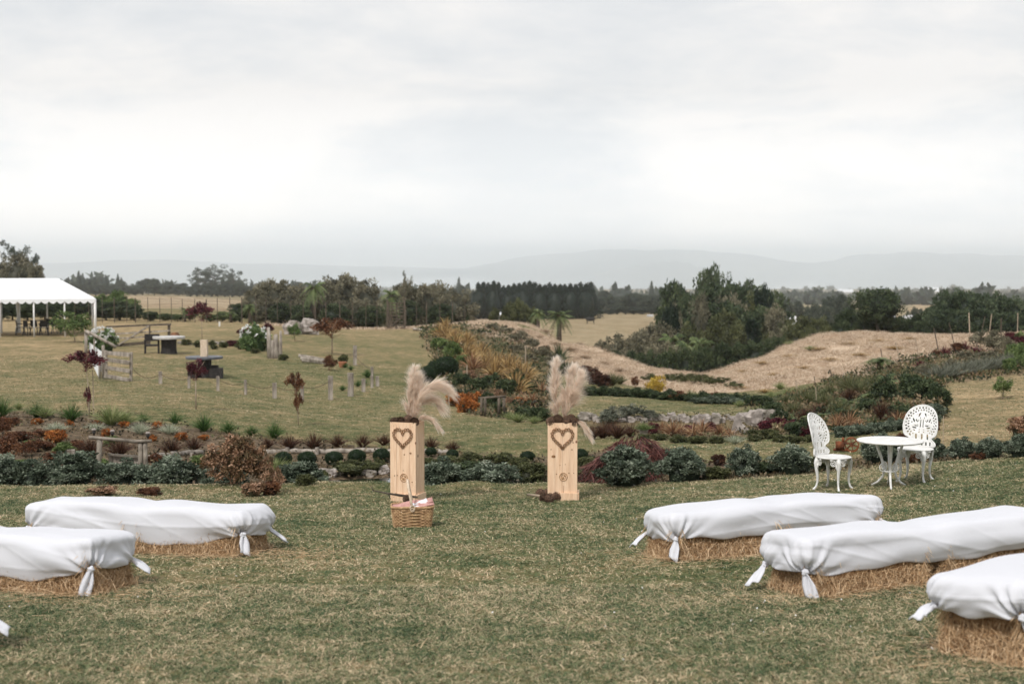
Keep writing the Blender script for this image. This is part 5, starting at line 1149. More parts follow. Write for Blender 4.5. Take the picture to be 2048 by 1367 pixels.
mb = MB(); a = [local(HR, pt(x, y, Yh + .1)) for x, y in ((178, 684), (205, 704), (204, 740), (196, 752), (186, 730), (178, 712))]; mb.add([tuple(v) for v in a] + [(v.x, v.y + .02, v.z) for v in a], [(0, 1, 2, 3, 4, 5), (11, 10, 9, 8, 7, 6)] + [(i, (i + 1) % 6, (i + 1) % 6 + 6, i + 6) for i in range(6)])
tag(mb.build('white_screen', M['canvas']), 'white screen panel hanging under the rustic handrail', 'screen').location = HR.location
def rosebush(px, py, w, h, label, seed, dens=46):
    o = plant('shrub%d' % (seed % 4), 'L_rose', px, py, w, h, label, 'rose_bush', 'rose bush')
    rng = np.random.default_rng(seed); q = QM()
    d = unit(rng.normal(size=(dens, 3))); d[:, 2] = np.abs(d[:, 2]); c = d * [.46, .46, .48] + [0, 0, .48]
    for k in range(7): q.leaves(c + rng.normal(0, .012, c.shape), .085, .07, rng.uniform(0, 1, dens), .2, d, rng)
    link('white_blooms', q.mesh('white_blooms', M['L_white']), o)['kind'] = 'stuff'; return o
rosebush(206, 706, 62, 54, 'white flowering rose bush behind the rustic handrail', 3, 46)
rosebush(508, 702, 66, 56, 'white flowering rose bush left of the driftwood stump', 6, 24)
# wide farm gate frame
Yg = hit(280, 694).y
FG = empty('farm_gate', 'old brown farm gate with diagonal brace behind the round tables', 'gate', at(280, Yg))
def bar(e_, nm_, x0, y0, x1, y1, w, Y, mat): 
    mb = MB(); mb.beam(local(e_, pt(x0, y0, Y)), local(e_, pt(x1, y1, Y)), .05, m(w, Y), jit=.01); return mb.build(nm_, M[mat], e_)
bar(FG, 'top_rail', 212, 653, 342, 648, 3.6, Yg, 'brown_wood'); bar(FG, 'rail', 212, 668, 340, 661, 2.6, Yg, 'grey_wood'); bar(FG, 'rail', 226, 677, 300, 673, 2.6, Yg, 'grey_wood'); bar(FG, 'bottom_rail', 214, 692, 300, 684, 6, Yg, 'brown_wood')
bar(FG, 'brace', 238, 689, 298, 651, 2.8, Yg - .07, 'grey_wood'); bar(FG, 'stile', 299, 651, 299, 688, 3.2, Yg - .07, 'brown_wood'); bar(FG, 'post', 338, 648, 338, 692, 5.5, Yg + .08, 'brown_wood'); bar(FG, 'post', 214, 653, 214, 694, 4, Yg + .08, 'brown_wood')
# spool tables
def spool(px, py, top_py, w, topmat, label, pw0, pw1):
    p = hit(px, py); e_ = empty('spool_table', label, 'table', p); k = m(1, p.y); H = (py - top_py) * k
    mb = MB(); mb.lathe([(0, H - 5 * k), (w * .49 * k, H - 5 * k), (w * .5 * k, H - 3 * k), (w * .5 * k, H - 1 * k), (w * .49 * k, H), (0, H)], 36, capb=False, capt=False); mb.build('table_top', M[topmat], e_)
    mb = MB(); mb.lathe([(pw1 * k, -.03), (pw1 * k * .93, H * .12), (pw0 * k, H * .35), (pw0 * k * 1.02, H - 5 * k)], 20); mb.build('drum', M['dark_wood'], e_); return e_, H
T1, H1 = spool(338, 707, 672, 64, 'table_pale', 'round spool table with pale top and black drum, by the farm gate', 15, 17)
T2, H2 = spool(409, 754, 712, 74, 'table_grey', 'round spool table with dark grey top carrying the block tower', 14, 22)
# block tower
BT = empty('block_tower', 'tall tower of pale wooden blocks on the dark spool table', 'block tower', T2.location + Vector((0, 0, H2))); k = m(1, T2.location.y)
for j in range(14):
    mb = MB()
    for i in range(3):
        o_ = (i - 1) * 4.4 * k; d = (4.2 * k, 13 * k, 2.2 * k) if j % 2 else (13 * k, 4.2 * k, 2.2 * k); c = (o_, 0, (j + .5) * 2.35 * k) if j % 2 else (0, o_, (j + .5) * 2.35 * k); mb.box((c[0] + random.uniform(-.6, .6) * k, c[1], c[2]), d)
    mb.build('block_layer', M['pale_wicker'], BT)
q_ = hit(433, 756); ST = MB(); k = m(1, q_.y); ST.box((0, 0, 10 * k), (24 * k, 22 * k, 22 * k), jit=.01); ST.box((-4 * k, 4 * k, 22 * k), (14 * k, 8 * k, 8 * k)); o = ST.build('black_bench', M['dark_wood']); o.location = q_; tag(o, 'low black timber seat beside the dark spool table', 'seat')
q_ = hit(386, 756); ST = MB(); ST.box((0, 0, 8 * k), (16 * k, 20 * k, 18 * k), jit=.01); ST.box((0, 0, 17.5 * k), (18 * k, 22 * k, 2 * k)); o = ST.build('black_stool', M['dark_wood']); o.location = q_; tag(o, 'low black stool half behind the young burgundy maple', 'seat')
CH = hit(304, 706); e_ = empty('timber_chair', 'black timber armchair left of the pale topped spool table', 'chair', CH, .2); k = m(1, CH.y)
for sx_ in (-1, 1):
    for sy_ in (-1, 1): mb = MB(); mb.box((sx_ * 13 * k, sy_ * 9 * k, (13 if sy_ < 0 else 19) * k), (3 * k, 3 * k, (26 if sy_ < 0 else 38) * k)); mb.build('leg', M['dark_wood'], e_)
    mb = MB(); mb.box((sx_ * 13 * k, 0, 26.5 * k), (4 * k, 22 * k, 2 * k)); mb.build('armrest', M['dark_wood'], e_)
mb = MB(); mb.box((0, 0, 16 * k), (25 * k, 19 * k, 3 * k)); mb.build('seat', M['dark_wood'], e_); mb = MB(); mb.box((0, 9 * k, 31 * k), (24 * k, 2 * k, 14 * k)); mb.build('backrest', M['dark_wood'], e_)
q_ = hit(350, 676); mb = MB(); k = m(1, q_.y); mb.lathe([(4 * k, 0), (9 * k, 3 * k), (10 * k, 7 * k), (7 * k, 10 * k), (8 * k, 11.5 * k), (6.6 * k, 11.5 * k), (6 * k, 9.5 * k)], 20, capt=False); o = mb.build('bronze_pot', M['bronze'], None, True); o.location = q_; tag(o, 'squat bronze coloured pot by the end of the farm gate', 'pot')
# stump, boulders, log, pot, low edging
q_ = hit(549, 716); mb = MB(); k = m(1, q_.y)
for x0, x1, h, r_ in ((-8, -12, 62, 6), (4, 3, 48, 7), (11, 13, 55, 4.5), (-2, -3, 36, 7)): mb.tube([(x0 * k, 0, -.1), ((x0 + x1) / 2 * k, .02, h * .5 * k), (x1 * k, 0, h * k)], [r_ * 1.15 * k, r_ * .8 * k, r_ * .5 * k], 9, wob=.16)
o = mb.build('driftwood_stump', M['grey_wood'], None, True); o.location = q_; tag(o, 'upright split driftwood stump right of the right rose bush', 'stump')
rock(586, 668, 34, 26, 'pale boulder left of the larger boulder on the far lawn', 3); rock(617, 668, 44, 28, 'large pale boulder on the far lawn behind the red tree', 4)
q_ = hit(628, 727); mb = MB(); k = m(1, q_.y)
for dx_, dz_, r_ in ((0, 7, 6), (3, 3, 5), (-4, 11, 4)): mb.tube([((-27 + dx_) * k, 0, (dz_ + 5) * k), (dx_ * k, .02, (dz_ + 2) * k), ((26 + dx_) * k, 0, (dz_ - 3) * k)], [r_ * .8 * k, r_ * .8 * k, r_ * .55 * k], 9, wob=.2)
o = mb.build('driftwood_log', M['grey_wood'], None, True); o.location = q_; tag(o, 'pile of weathered driftwood logs lying on the lawn', 'log')
q_ = hit(685, 734); mb = MB(); k = m(1, q_.y); mb.lathe([(6 * k, 0), (8.5 * k, 9 * k), (9 * k, 9 * k), (9 * k, 11 * k), (7.5 * k, 11 * k), (7 * k, 8 * k)], 18, capt=False); o = mb.build('terracotta_pot', M['terracotta']); o.location = q_; tag(o, 'terracotta pot at the end of the driftwood logs', 'pot')
s_ = plant('shrub1', 'L_olive', 687, 728, 20, 24, 'olive plant growing above the terracotta pot', 'potted_plant', 'plant')
plant('loose0', 'L_rustleaf', 660, 740, 28, 34, 'small rusty shrub at the right end of the driftwood logs')
q_ = hit(838, 661); mb = MB(); k = m(1, q_.y); mb.tube([(-12 * k, 0, 3 * k), (10 * k, 0, 1 * k)], 3 * k, 8, wob=.15); o = mb.build('fallen_log', M['grey_wood']); o.location = q_; tag(o, 'short pale log at the crest of the lawn', 'log')
multi([('shrub', 4, 'L_olive', 'border_plant', 'plant', 'low border plants', 'low plants in the far lawn border', [(372, 690, 22, 14), (396, 694, 20, 16), (425, 690, 18, 10), (448, 695, 20, 14), (482, 698, 24, 18), (472, 690, 20, 12), (510, 706, 20, 12), (567, 720, 20, 14), (428, 698, 16, 10)]),
       ('shrub', 4, 'L_burgundy', 'border_plant', 'plant', 'dark red border plants', 'dark red plants in the far lawn border', [(462, 692, 22, 14), (535, 665, 24, 20), (488, 672, 26, 20)])])
rocks([(360 + i * 17 + random.uniform(-4, 4), 688 + random.uniform(-2, 2), random.uniform(12, 20), random.uniform(4, 7)) for i in range(7)], 'low edging stones behind the spool tables', 'low edging stones')
post(439, 652, 9, 3, 'tiny white peg on the far dry lawn', 'white_paint', name='peg')

# ------------------------------------------------------------------ marquee with stacked chairs
Ym = hit(193, 672).y; MQ = empty('marquee', 'white open sided marquee with scalloped valance at the left edge', 'marquee', at(192, Ym), math.radians(18)); dep = 6.0
MW = Matrix.LocRotScale(MQ.location, MQ.rotation_euler, None); x1 = 0; x0 = -9.2; ze = P(193, 597, Ym)[2] - MQ.location.z; zr = P(118, 556, Ym + 2.5)[2] - MQ.location.z; rx1 = -2.0
mb = MB(); mb.add([(x0, 0, ze), (x1, 0, ze), (x1, dep, ze), (x0, dep, ze), (x0, dep / 2, zr), (rx1, dep / 2, zr)], [(0, 1, 5, 4), (1, 2, 5), (2, 3, 4, 5), (3, 0, 4)]); rf = mb.build('roof', M['canvas'], MQ); s = rf.modifiers.new('thickness', 'SOLIDIFY'); s.thickness = .02
mb = MB()
for x in (-4.1, -6.7): mb.tube([(x, -.01, ze + .02), (x, dep / 2, zr + .025), (x, dep, ze + .02)], .016, 5)
mb.build('roof_seams', M['white_paint'], rf)
def valance(a, b_):
    mb = MB(); n_ = 22; sg = 6; vs = []; tot = n_ * sg; a, b_ = Vector(a), Vector(b_)
    for i in range(tot + 1):
        f = i / tot; c = a.lerp(b_, f); d = .14 + .13 * abs(math.sin(math.pi * (i % sg) / sg)); vs += [c, c - Vector((0, 0, d))]
    mb.add(vs, [(2 * i, 2 * i + 1, 2 * i + 3, 2 * i + 2) for i in range(tot)]); o = mb.build('valance', M['canvas'], MQ); s = o.modifiers.new('thickness', 'SOLIDIFY'); s.thickness = .015
valance((x0, -.02, ze), (x1, -.02, ze)); valance((x1 + .02, 0, ze), (x1 + .02, dep, ze)); valance((x0, dep + .02, ze), (x1, dep + .02, ze))
for x, y in ((0, .06), (-1.65, .06), (-3.3, .06), (-5.1, .06), (0, dep - .06), (-2.6, dep - .06), (-5.2, dep - .06)):
    w_ = MW @ Vector((x - .03, y, 0)); z = gz(w_.x, w_.y) - MQ.location.z; mb = MB(); mb.tube([(x - .03, y, z - .05), (x - .03, y, ze - .01)], .045 if x or y > 1 else .075, 8); mb.build('leg', M['white_paint'], MQ, True)
mb = MB(); mb.tube([(-4.3, dep - .3, -.05), (-4.25, dep - .3, ze * .5), (-4.3, dep - .3, ze)], [.16, .10, .14], 8, wob=.1); mb.build('gathered_side', M['canvas'], MQ, True)
def pchair_parts():
    a = MB(); a.box((0, 0, .44), (.46, .44, .03)); b_ = MB(); b_.box((0, .21, .67), (.44, .03, .36), Matrix.Rotation(-.15, 3, 'X'), taper=.9)
    l = []
    for sx_, sy_ in ((-1, -1), (1, -1), (-1, 1), (1, 1)): q = MB(); q.tube([(sx_ * .19, sy_ * .18, .43), (sx_ * .25, sy_ * .25, 0)], [.025, .02], 6); l.append(q.mesh('leg', M['black_plastic']))
    ar = []
    for sx_ in (-1, 1): q = MB(); q.tube([(sx_ * .23, -.2, .44), (sx_ * .26, -.2, .64), (sx_ * .25, .2, .66)], [.02, .022, .02], 6); ar.append(q.mesh('armrest', M['black_plastic']))
    return a.mesh('seat', M['black_plastic']), b_.mesh('backrest', M['black_plastic']), l, ar
PA = pchair_parts()
lst = [(41, 80.5 if False else Ym + 1.2), (58, Ym + .6), (72, Ym + .8), (88, Ym + .7), (112, Ym + 2.4), (126, Ym + 2.6), (102, Ym + 4)]
lst = sorted(lst)
for i, (px, Y) in enumerate(lst):
    p = at(px, Y); e_ = empty('plastic_chair', lr(i, len(lst), 'black plastic chairs under the marquee'), 'chair', p, random.uniform(-1, 1) + 2.6, 'black plastic chairs under the marquee')
    link('seat', PA[0], e_); link('backrest', PA[1], e_)
    for q in PA[2]: link('leg', q, e_)
    for q in PA[3]: link('armrest', q, e_)

# ------------------------------------------------------------------ deer fence and stile
def fence(pxs, Yfun, h, label, wires=7, mat='brown_wood', w=.09, taller=()):
    p0 = at(pxs[0], Yfun(pxs[0])); e_ = empty('wire_fence', label, 'fence', p0); tops = []
    for i, px in enumerate(pxs):
        p = at(px, Yfun(px)) - p0; mb = MB(); hh = h * random.uniform(.92, 1.06) + (.25 if i in taller else 0); mb.tube([p - Vector((0, 0, .1)), p + Vector((0, 0, hh))], w * random.choice((.24, .28, .42)), 6); mb.build('post', M[mat], e_); tops.append(p)
    mb = MB()
    for k in range(wires):
        z = h * (k + 1) / (wires + .5); 
        for a, b_ in zip(tops, tops[1:]): mb.tube([a + Vector((0, 0, z)), b_ + Vector((0, 0, z))], .006, 3, cap=False)
    mb.build('wires', M['iron'], e_); return e_
fence([150, 178, 205, 229, 254, 271, 296, 320, 343, 365, 390, 413, 435, 460, 484], lambda p: 100.5, 1.75, 'deer fence behind the farm gate on the left side', 9)
fence([512, 532, 555, 582, 607, 631, 652, 680, 705, 732, 754, 774], lambda p: 102, 2.0, 'deer fence running left from the timber stile', 9)
fence([812, 833, 853, 880, 905, 930], lambda p: 102.5, 1.75, 'deer fence right of the timber stile', 7)
Ys = hit(793, 658, 60, 101).y; SG = empty('timber_stile', 'tall dark timber stile gate in the deer fence', 'gate', at(793, Ys))
for px, y1_ in ((775, 600), (793, 606), (809, 596)): bar(SG, 'post', px, 659, px, y1_, 4 if px != 793 else 2.6, Ys, 'brown_wood')
for j, y in enumerate((606, 612, 618, 624, 631, 637, 643, 649, 655)): bar(SG, 'rail', 777, y, 807, y + .5, 2.2, Ys - .06, 'brown_wood')
bar(SG, 'brace', 779, 655, 806, 633, 2, Ys - .12, 'brown_wood')
tag(post(804, 659, 8, 2, 'thin weathered pole rising above the stile', 'pale_trunk', Y=Ys + .4, name='pole'), None); 

# ------------------------------------------------------------------ flax bank and middle garden
fl = []
for i in range(26):
    t_ = i / 25; px = 872 + t_ * 175 + random.uniform(-22, 22); py = 668 + t_ * 118 + random.uniform(-14, 10); fl.append((px, py, 34 + t_ * 22, 30 + t_ * 26))
multi([('flax', 4, 'L_flax', 'flax_clump', 'flax', 'golden flax clumps on the bank', 'golden flax clumps on the bank right of the lawn', fl),
 ('flax', 4, 'L_flaxred', 'flax_clump', 'flax', 'reddish flax clumps on the bank', 'reddish flax clumps on the bank right of the lawn', [(945, 742, 44, 44), (1062, 812, 44, 36), (1085, 790, 40, 36)]),
 ('ball', 2, 'L_box', 'round_shrub', 'shrub', 'round blackish green shrubs', 'round blackish green shrubs at the edge of the lawn', [(892, 752, 52, 44), (855, 764, 36, 36), (870, 748, 34, 30)]),
 ('shrub', 4, 'L_fresh', 'green_shrub', 'shrub', 'yellow-green shrubs on the bank', 'yellow-green shrubs under the golden flax', [(880, 700, 34, 30), (905, 715, 40, 34), (915, 690, 30, 24), (925, 735, 34, 30), (870, 672, 26, 18)]),
 ('shrub', 4, 'L_orange', 'orange_shrub', 'shrub', 'bright orange shrubs', 'bright orange flowering shrubs beside the left pampas plumes', [(912, 812, 42, 34), (938, 824, 46, 40), (950, 808, 34, 28), (888, 770, 16, 10), (1040, 806, 28, 14)]),
 ('shrub', 4, 'L_dark', 'dark_shrub', 'shrub', 'dark mixed shrubs', 'dark leafy shrubs between the orange shrubs and the right plinth', [(925, 775, 40, 34), (955, 785, 40, 36), (985, 775, 40, 34), (1010, 790, 44, 40), (1035, 770, 36, 34), (975, 812, 40, 30), (1050, 838, 44, 30), (1000, 826, 30, 26), (1080, 842, 40, 34), (1060, 790, 34, 30)]),
 ('loose', 3, 'L_copper', 'hydrangea', 'shrub', 'fading pinkish hydrangeas', 'faded pinkish hydrangeas between orange shrubs and right plinth', [(940, 760, 34, 24), (975, 768, 34, 24), (995, 800, 36, 26), (1020, 812, 30, 22), (1045, 800, 26, 20), (965, 800, 34, 24)]),
 ('spiky', 3, 'L_palegrass', 'grass_clump', 'ornamental grass', 'yellow-green grass mounds', 'yellow-green grass mounds left of the right plinth', [(1036, 844, 40, 26), (1018, 838, 26, 20), (1068, 846, 30, 20)]),
 ('loose', 3, 'L_scrub', 'olive_shrub', 'shrub', 'olive shrubs up the far bank', 'olive shrubs along the top of the far bank', [(1010, 668, 34, 20), (1040, 684, 40, 26), (1062, 700, 38, 30), (1085, 715, 36, 26), (1105, 735, 40, 34), (1030, 705, 36, 20), (1058, 725, 34, 20), (985, 662, 30, 18)]),
 ('flax', 4, 'L_dark', 'flax_clump', 'flax', 'dark flax clumps behind the right plumes', 'dark flax clumps behind the right pampas plumes', [(1118, 728, 38, 52), (1130, 748, 34, 40)]),
 ('shrub', 4, 'L_redgrass', 'maroon_shrub', 'shrub', 'maroon shrubs behind the right plumes', 'maroon shrubs right of the right pampas plumes', [(1188, 768, 40, 34), (1205, 772, 36, 30), (1168, 752, 30, 26), (1090, 708, 26, 20)]),
 ('spiky', 3, 'L_olive', 'rush_clump', 'ornamental grass', 'olive rush clumps', 'olive rush clumps beyond the right pampas plumes', [(1225, 770, 40, 34), (1240, 768, 30, 26)]),
 ('shrub', 4, 'L_dark', 'low_hedge_plant', 'hedge plant', 'low dark hedge plants across the middle garden', 'low dark hedge plants across the middle garden', [(1175 + i * 16.5, 789 + i * .95 + random.uniform(-1, 1), random.uniform(34, 46), random.uniform(15, 23)) for i in range(22)]),
 ('shrub', 4, 'L_hedge', 'low_hedge_plant', 'hedge plant', 'low grey-green hedge plants at the dry slope', 'low grey-green hedge plants below the right dry slope', [(1395 + i * 15, 806 + i * .3, random.uniform(26, 36), random.uniform(12, 19)) for i in range(12)]),
 ('loose', 3, 'L_olive', 'gully_shrub', 'shrub', 'low olive shrubs in the gully dip', 'low olive shrubs where the two dry slopes meet', [(1338, 766, 36, 22), (1362, 768, 40, 26), (1385, 762, 34, 18), (1402, 770, 44, 26), (1428, 772, 40, 22), (1448, 768, 34, 16), (1300, 764, 34, 20), (1468, 778, 36, 18)]),
 ('spiky', 3, 'L_flax', 'dry_tussock', 'tussock', 'dry tussocks on the mound', 'dry golden tussocks on the right dry mound', [(1490, 745, 30, 9), (1525, 728, 34, 9), (1550, 752, 36, 10), (1580, 715, 34, 9), (1610, 738, 40, 10), (1640, 700, 36, 9), (1660, 722, 40, 10), (1700, 690, 40, 9), (1720, 712, 40, 9), (1760, 684, 40, 9), (1790, 698, 40, 9), (1820, 680, 40, 9), (1480, 778, 36, 11), (1530, 785, 36, 11)]),
 ('spiky', 3, 'L_dry', 'dry_tussock', 'tussock', 'tall straw tussocks on the left dry bank', 'tall straw tussocks on the left dry bank', [(1040, 662, 36, 10), (1075, 676, 36, 11), (1110, 690, 38, 11), (1140, 700, 36, 11), (1170, 716, 38, 11), (1205, 728, 38, 11), (1240, 742, 38, 10), (1270, 752, 36, 10), (1090, 664, 34, 9), (1160, 690, 34, 9)]),
 ('loose', 3, 'L_yellow', 'yellow_shrub', 'shrub', None, 'bright yellow shrub at the foot of the left dry slope', [(1312, 792, 42, 46)]),
 ('flax', 4, 'L_flaxgreen', 'flax_clump', 'flax', 'green flax clumps in the gully', 'green flax clumps at the foot of the right dry slope', [(1395, 800, 30, 22), (1380, 795, 26, 20), (1410, 803, 26, 18), (1500, 828, 30, 20), (1520, 826, 28, 20)]),
 ('loose', 3, 'L_rustleaf', 'rusty_shrub', 'shrub', 'rust coloured shrubs in the gully', 'rust coloured shrubs near the yellow shrub', [(1270, 775, 18, 26), (1358, 800, 36, 22), (1428, 802, 30, 22)]),
 ('loose', 3, 'L_lavender', 'heather', 'shrub', 'smoky grey shrubs before the garden wall', 'smoky grey-brown shrubs above the potted grass', [(1235, 842, 60, 36), (1268, 838, 64, 34), (1215, 848, 40, 26), (1300, 840, 40, 24)]),
 ('spiky', 3, 'L_redgrass', 'sedge', 'ornamental grass', 'brown sedge tussocks', 'brown sedge tussocks left of the potted grass', [(1185, 878, 36, 34), (1205, 876, 44, 42), (1235, 876, 48, 42), (1262, 874, 40, 38), (1220, 872, 40, 40)]),
 ('flax', 4, 'L_flaxred', 'flax_clump', 'flax', 'orange brown flax before the garden wall', 'orange-brown flax clumps before the garden retaining wall', [(1345, 872, 34, 42), (1362, 870, 30, 36), (1385, 872, 34, 38), (1404, 870, 36, 40), (1440, 872, 30, 34), (1462, 876, 30, 30), (1325, 868, 28, 34)]),
 ('shrub', 4, 'L_burgundy', 'burgundy_shrub', 'shrub', 'burgundy shrubs before the garden wall', 'burgundy shrubs before the garden retaining wall', [(1308, 868, 30, 26), (1420, 868, 40, 26), (1375, 868, 36, 22), (1535, 866, 40, 34), (1555, 860, 36, 30), (1590, 868, 44, 36), (1620, 872, 36, 26)]),
 ('shrub', 4, 'L_olive', 'low_plant', 'plant', 'low olive plants edging the middle bed', 'low olive plants edging the middle bed', [(1320, 880, 40, 16), (1355, 884, 40, 16), (1395, 886, 44, 18), (1435, 886, 40, 16), (1290, 880, 30, 14), (1470, 884, 30, 14), (1510, 882, 34, 14)]),
 ('spiky', 3, 'L_silver', 'yucca', 'plant', None, 'spiky pale blue yucca under the pointed rock', [(1470, 888, 34, 26)]),
])
q_ = hit(1287, 876, 25, 40); k = m(1, q_.y); e_ = empty('potted_grass', 'bright green grass in a tapered grey pot before the garden wall', 'potted plant', q_)
mb = MB(); mb.lathe([(5.5 * k, 0), (8.5 * k, 15 * k), (9.5 * k, 15 * k), (9.5 * k, 17 * k), (8 * k, 17 * k), (7.6 * k, 14 * k)], 18, capt=False); mb.build('pot', M['stone_dark'], e_)
link('grass', remat('tuft1', 'L_fresh'), e_, (0, 0, 14 * k), None, (36 * k, 36 * k, 25 * k))
# rail fence in the flax bed
Yr = hit(980, 832, 30, 60).y; RL = empty('log_rail', 'weathered log rail on posts beside the orange shrubs', 'rail', at(985, Yr))
mb = MB(); mb.tube([local(RL, pt(x, y, Yr)) for x, y in ((956, 796), (985, 794), (1012, 792))], m(2.6, Yr), 8, wob=.12); mb.build('rail', M['bark'], RL, True)
for px, py in ((963, 833), (970, 832), (998, 826), (1008, 824)): mb = MB(); mb.tube([local(RL, pt(px, py + 3, Yr)), local(RL, pt(px, 795, Yr))], m(3, Yr), 8, wob=.1); mb.build('post', M['bark'], RL, True)
for i, (px, y0, y1) in enumerate(((934, 775, 729), (898, 826, 790), (1051, 745, 690))): post(px, y0, y0 - y1, 1.8, lr(i, 3, 'thin bare stakes on the flax bank'), 'pale_trunk', name='stake', group='thin bare stakes on the flax bank')

# right-hand garden slope
def rand_list(n, poly_px, poly_py, w, h): return [(random.uniform(*poly_px), random.uniform(*poly_py), random.uniform(*w), random.uniform(*h)) for _ in range(n)]
multi([
 ('fern', 3, 'L_fern', 'ground_fern', 'fern', 'large arching ferns', 'large arching ferns on the right garden slope', [(1640, 842, 86, 56), (1690, 812, 70, 44), (1745, 800, 80, 58), (1600, 850, 60, 44), (1720, 846, 76, 44), (1770, 770, 84, 66), (1855, 742, 60, 42), (1660, 790, 60, 40), (1575, 838, 50, 34), (1835, 800, 50, 40), (1800, 815, 56, 40)]),
 ('spiky', 3, 'L_olive', 'rush_clump', 'ornamental grass', 'olive brown tussocks', 'olive-brown tussocks on the right garden slope', [(1570, 812, 60, 32), (1620, 810, 64, 42), (1700, 782, 70, 44), (1720, 790, 60, 40), (1590, 826, 50, 30), (1660, 794, 56, 32), (1745, 775, 44, 34), (1680, 830, 50, 40), (1650, 815, 50, 40)]),
 ('spiky', 3, 'L_redgrass', 'rush_clump', 'ornamental grass', 'dark brown tussocks', 'dark brown tussocks on the right garden slope', [(1765, 840, 48, 56), (1785, 848, 36, 40), (1610, 840, 40, 34), (1700, 800, 40, 36), (1640, 832, 44, 36)]),
 ('shrub', 4, 'L_dark', 'dark_shrub', 'shrub', 'dark green shrubs', 'dark green shrubs on the right garden slope', [(1840, 806, 70, 62), (1872, 812, 56, 46), (1820, 790, 50, 50), (1770, 800, 50, 50), (1545, 828, 44, 30), (1530, 815, 40, 26), (1600, 872, 60, 40), (1560, 850, 46, 34), (1735, 830, 50, 40), (1690, 852, 60, 40), (1800, 842, 50, 40)]),
 ('flax', 4, 'L_flaxred', 'flax_clump', 'flax', 'orange flax clumps', 'orange flax clumps behind the garden chairs', [(1676, 858, 40, 44), (1698, 856, 44, 48), (1716, 860, 36, 36), (1796, 850, 36, 36), (1812, 846, 30, 30), (1845, 838, 28, 26), (1620, 866, 30, 30), (1640, 700, 1, 1)][:-1]),
 ('shrub', 4, 'L_hedge', 'low_hedge_plant', 'hedge plant', 'low hedge plants behind the table', 'low grey-green hedge plants behind the white table', [(1680 + i * 17, 874 - i * 2.1, random.uniform(30, 40), random.uniform(20, 28)) for i in range(12)] + [(1872, 836, 40, 36), (1858, 846, 34, 30)]),
 ('shrub', 4, 'L_olive', 'low_plant', 'plant', 'low olive plants left of the white chairs', 'low olive plants left of the left white chair', [(1560, 884, 34, 16), (1590, 886, 40, 20), (1540, 876, 40, 22), (1625, 884, 40, 18), (1505, 872, 30, 16)]),
 ('spiky', 3, 'L_lavender', 'lavender', 'lavender', 'grey lavender bushes in a row', 'grey lavender bushes in the row on the right slope', [(1872 + i * 17.5, 762 - i * 3.0, 46, 44 - i * .6) for i in range(11)]),
 ('shrub', 4, 'L_rustleaf', 'rusty_shrub', 'shrub', 'rust red shrubs on the right crest', 'rust red shrubs near the right hill crest', [(1915, 704, 30, 22), (1985, 698, 24, 16), (1875, 715, 24, 18), (1935, 715, 20, 14), (1845, 724, 20, 14), (1870, 860, 20, 24), (1805, 885, 26, 24)]),
 ('flax', 4, 'L_burgundy', 'flax_clump', 'flax', 'dark red flax on the right crest', 'dark red flax clumps near the right hill crest', [(1890, 712, 24, 26), (1955, 706, 26, 22), (1840, 735, 24, 20), (1930, 700, 22, 22)]),
 ('loose', 3, 'L_scrub', 'twiggy_shrub', 'shrub', 'twiggy grey shrubs on the right crest', 'twiggy grey-brown shrubs near the right hill crest', [(1960, 700, 44, 44), (1990, 704, 50, 50), (2010, 710, 40, 44), (1905, 740, 40, 26), (1950, 738, 60, 26), (1850, 752, 40, 30), (1930, 722, 40, 24), (1975, 722, 50, 24)]),
 ('shrub', 4, 'L_fresh', 'green_shrub', 'shrub', 'bright green shrubs at the right edge', 'bright green shrubs by the right edge of the crest', [(2030, 724, 40, 44), (2046, 735, 40, 50), (2020, 745, 30, 34), (2055, 700, 50, 44)]),
 ('shrub', 4, 'L_burgundy', 'burgundy_shrub', 'shrub', 'purple shrubs at the right edge', 'purple-red shrubs by the right edge of the crest', [(2022, 690, 30, 30), (2045, 705, 30, 40)]),
 ('spiky', 3, 'L_palegrass', 'grass_clump', 'ornamental grass', 'pale tussocks on the dry slope edge', 'pale tussocks at the foot of the right dry slope', [(1480 + i * 13 + random.uniform(-4, 4), 812 - i * 3 + random.uniform(-3, 3), 22, 18) for i in range(9)] + [(1580, 690, 24, 12), (1620, 700, 26, 12), (1560, 778, 26, 20)]),
])
sk_ = [(1595, 786, 772 - 12, -.15), (1633, 812, 775, -.05), (1632, 778, 752, -.15), (1667, 764, 738, -.3), (1765, 722, 697, -.15), (1800, 722, 684, -.25), (1838, 716, 674, -.2), (1878, 706, 656, -.22), (1912, 704, 645, -.25), (1940, 690, 625, -.05), (1962, 668, 632, .2), (1978, 672, 628, .1), (2002, 655, 622, .0), (2035, 660, 618, .0), (1827, 834, 796, 0), (1886, 890, 830, 0), (1700, 730, 725, 0)]
sk_ = sorted(sk_)[:-0 or None]
for i, (px, y0, y1, ln_) in enumerate(sk_):
    post(px, y0, y0 - y1, (2.4 if i % 3 == 0 else 1.7), lr(i, len(sk_), 'stakes and thin poles on the right hillside'), 'brown_wood' if i % 2 else 'pale_trunk', name='stake', lean=(ln_, 0), group='stakes and thin poles on the right hillside', square=False)

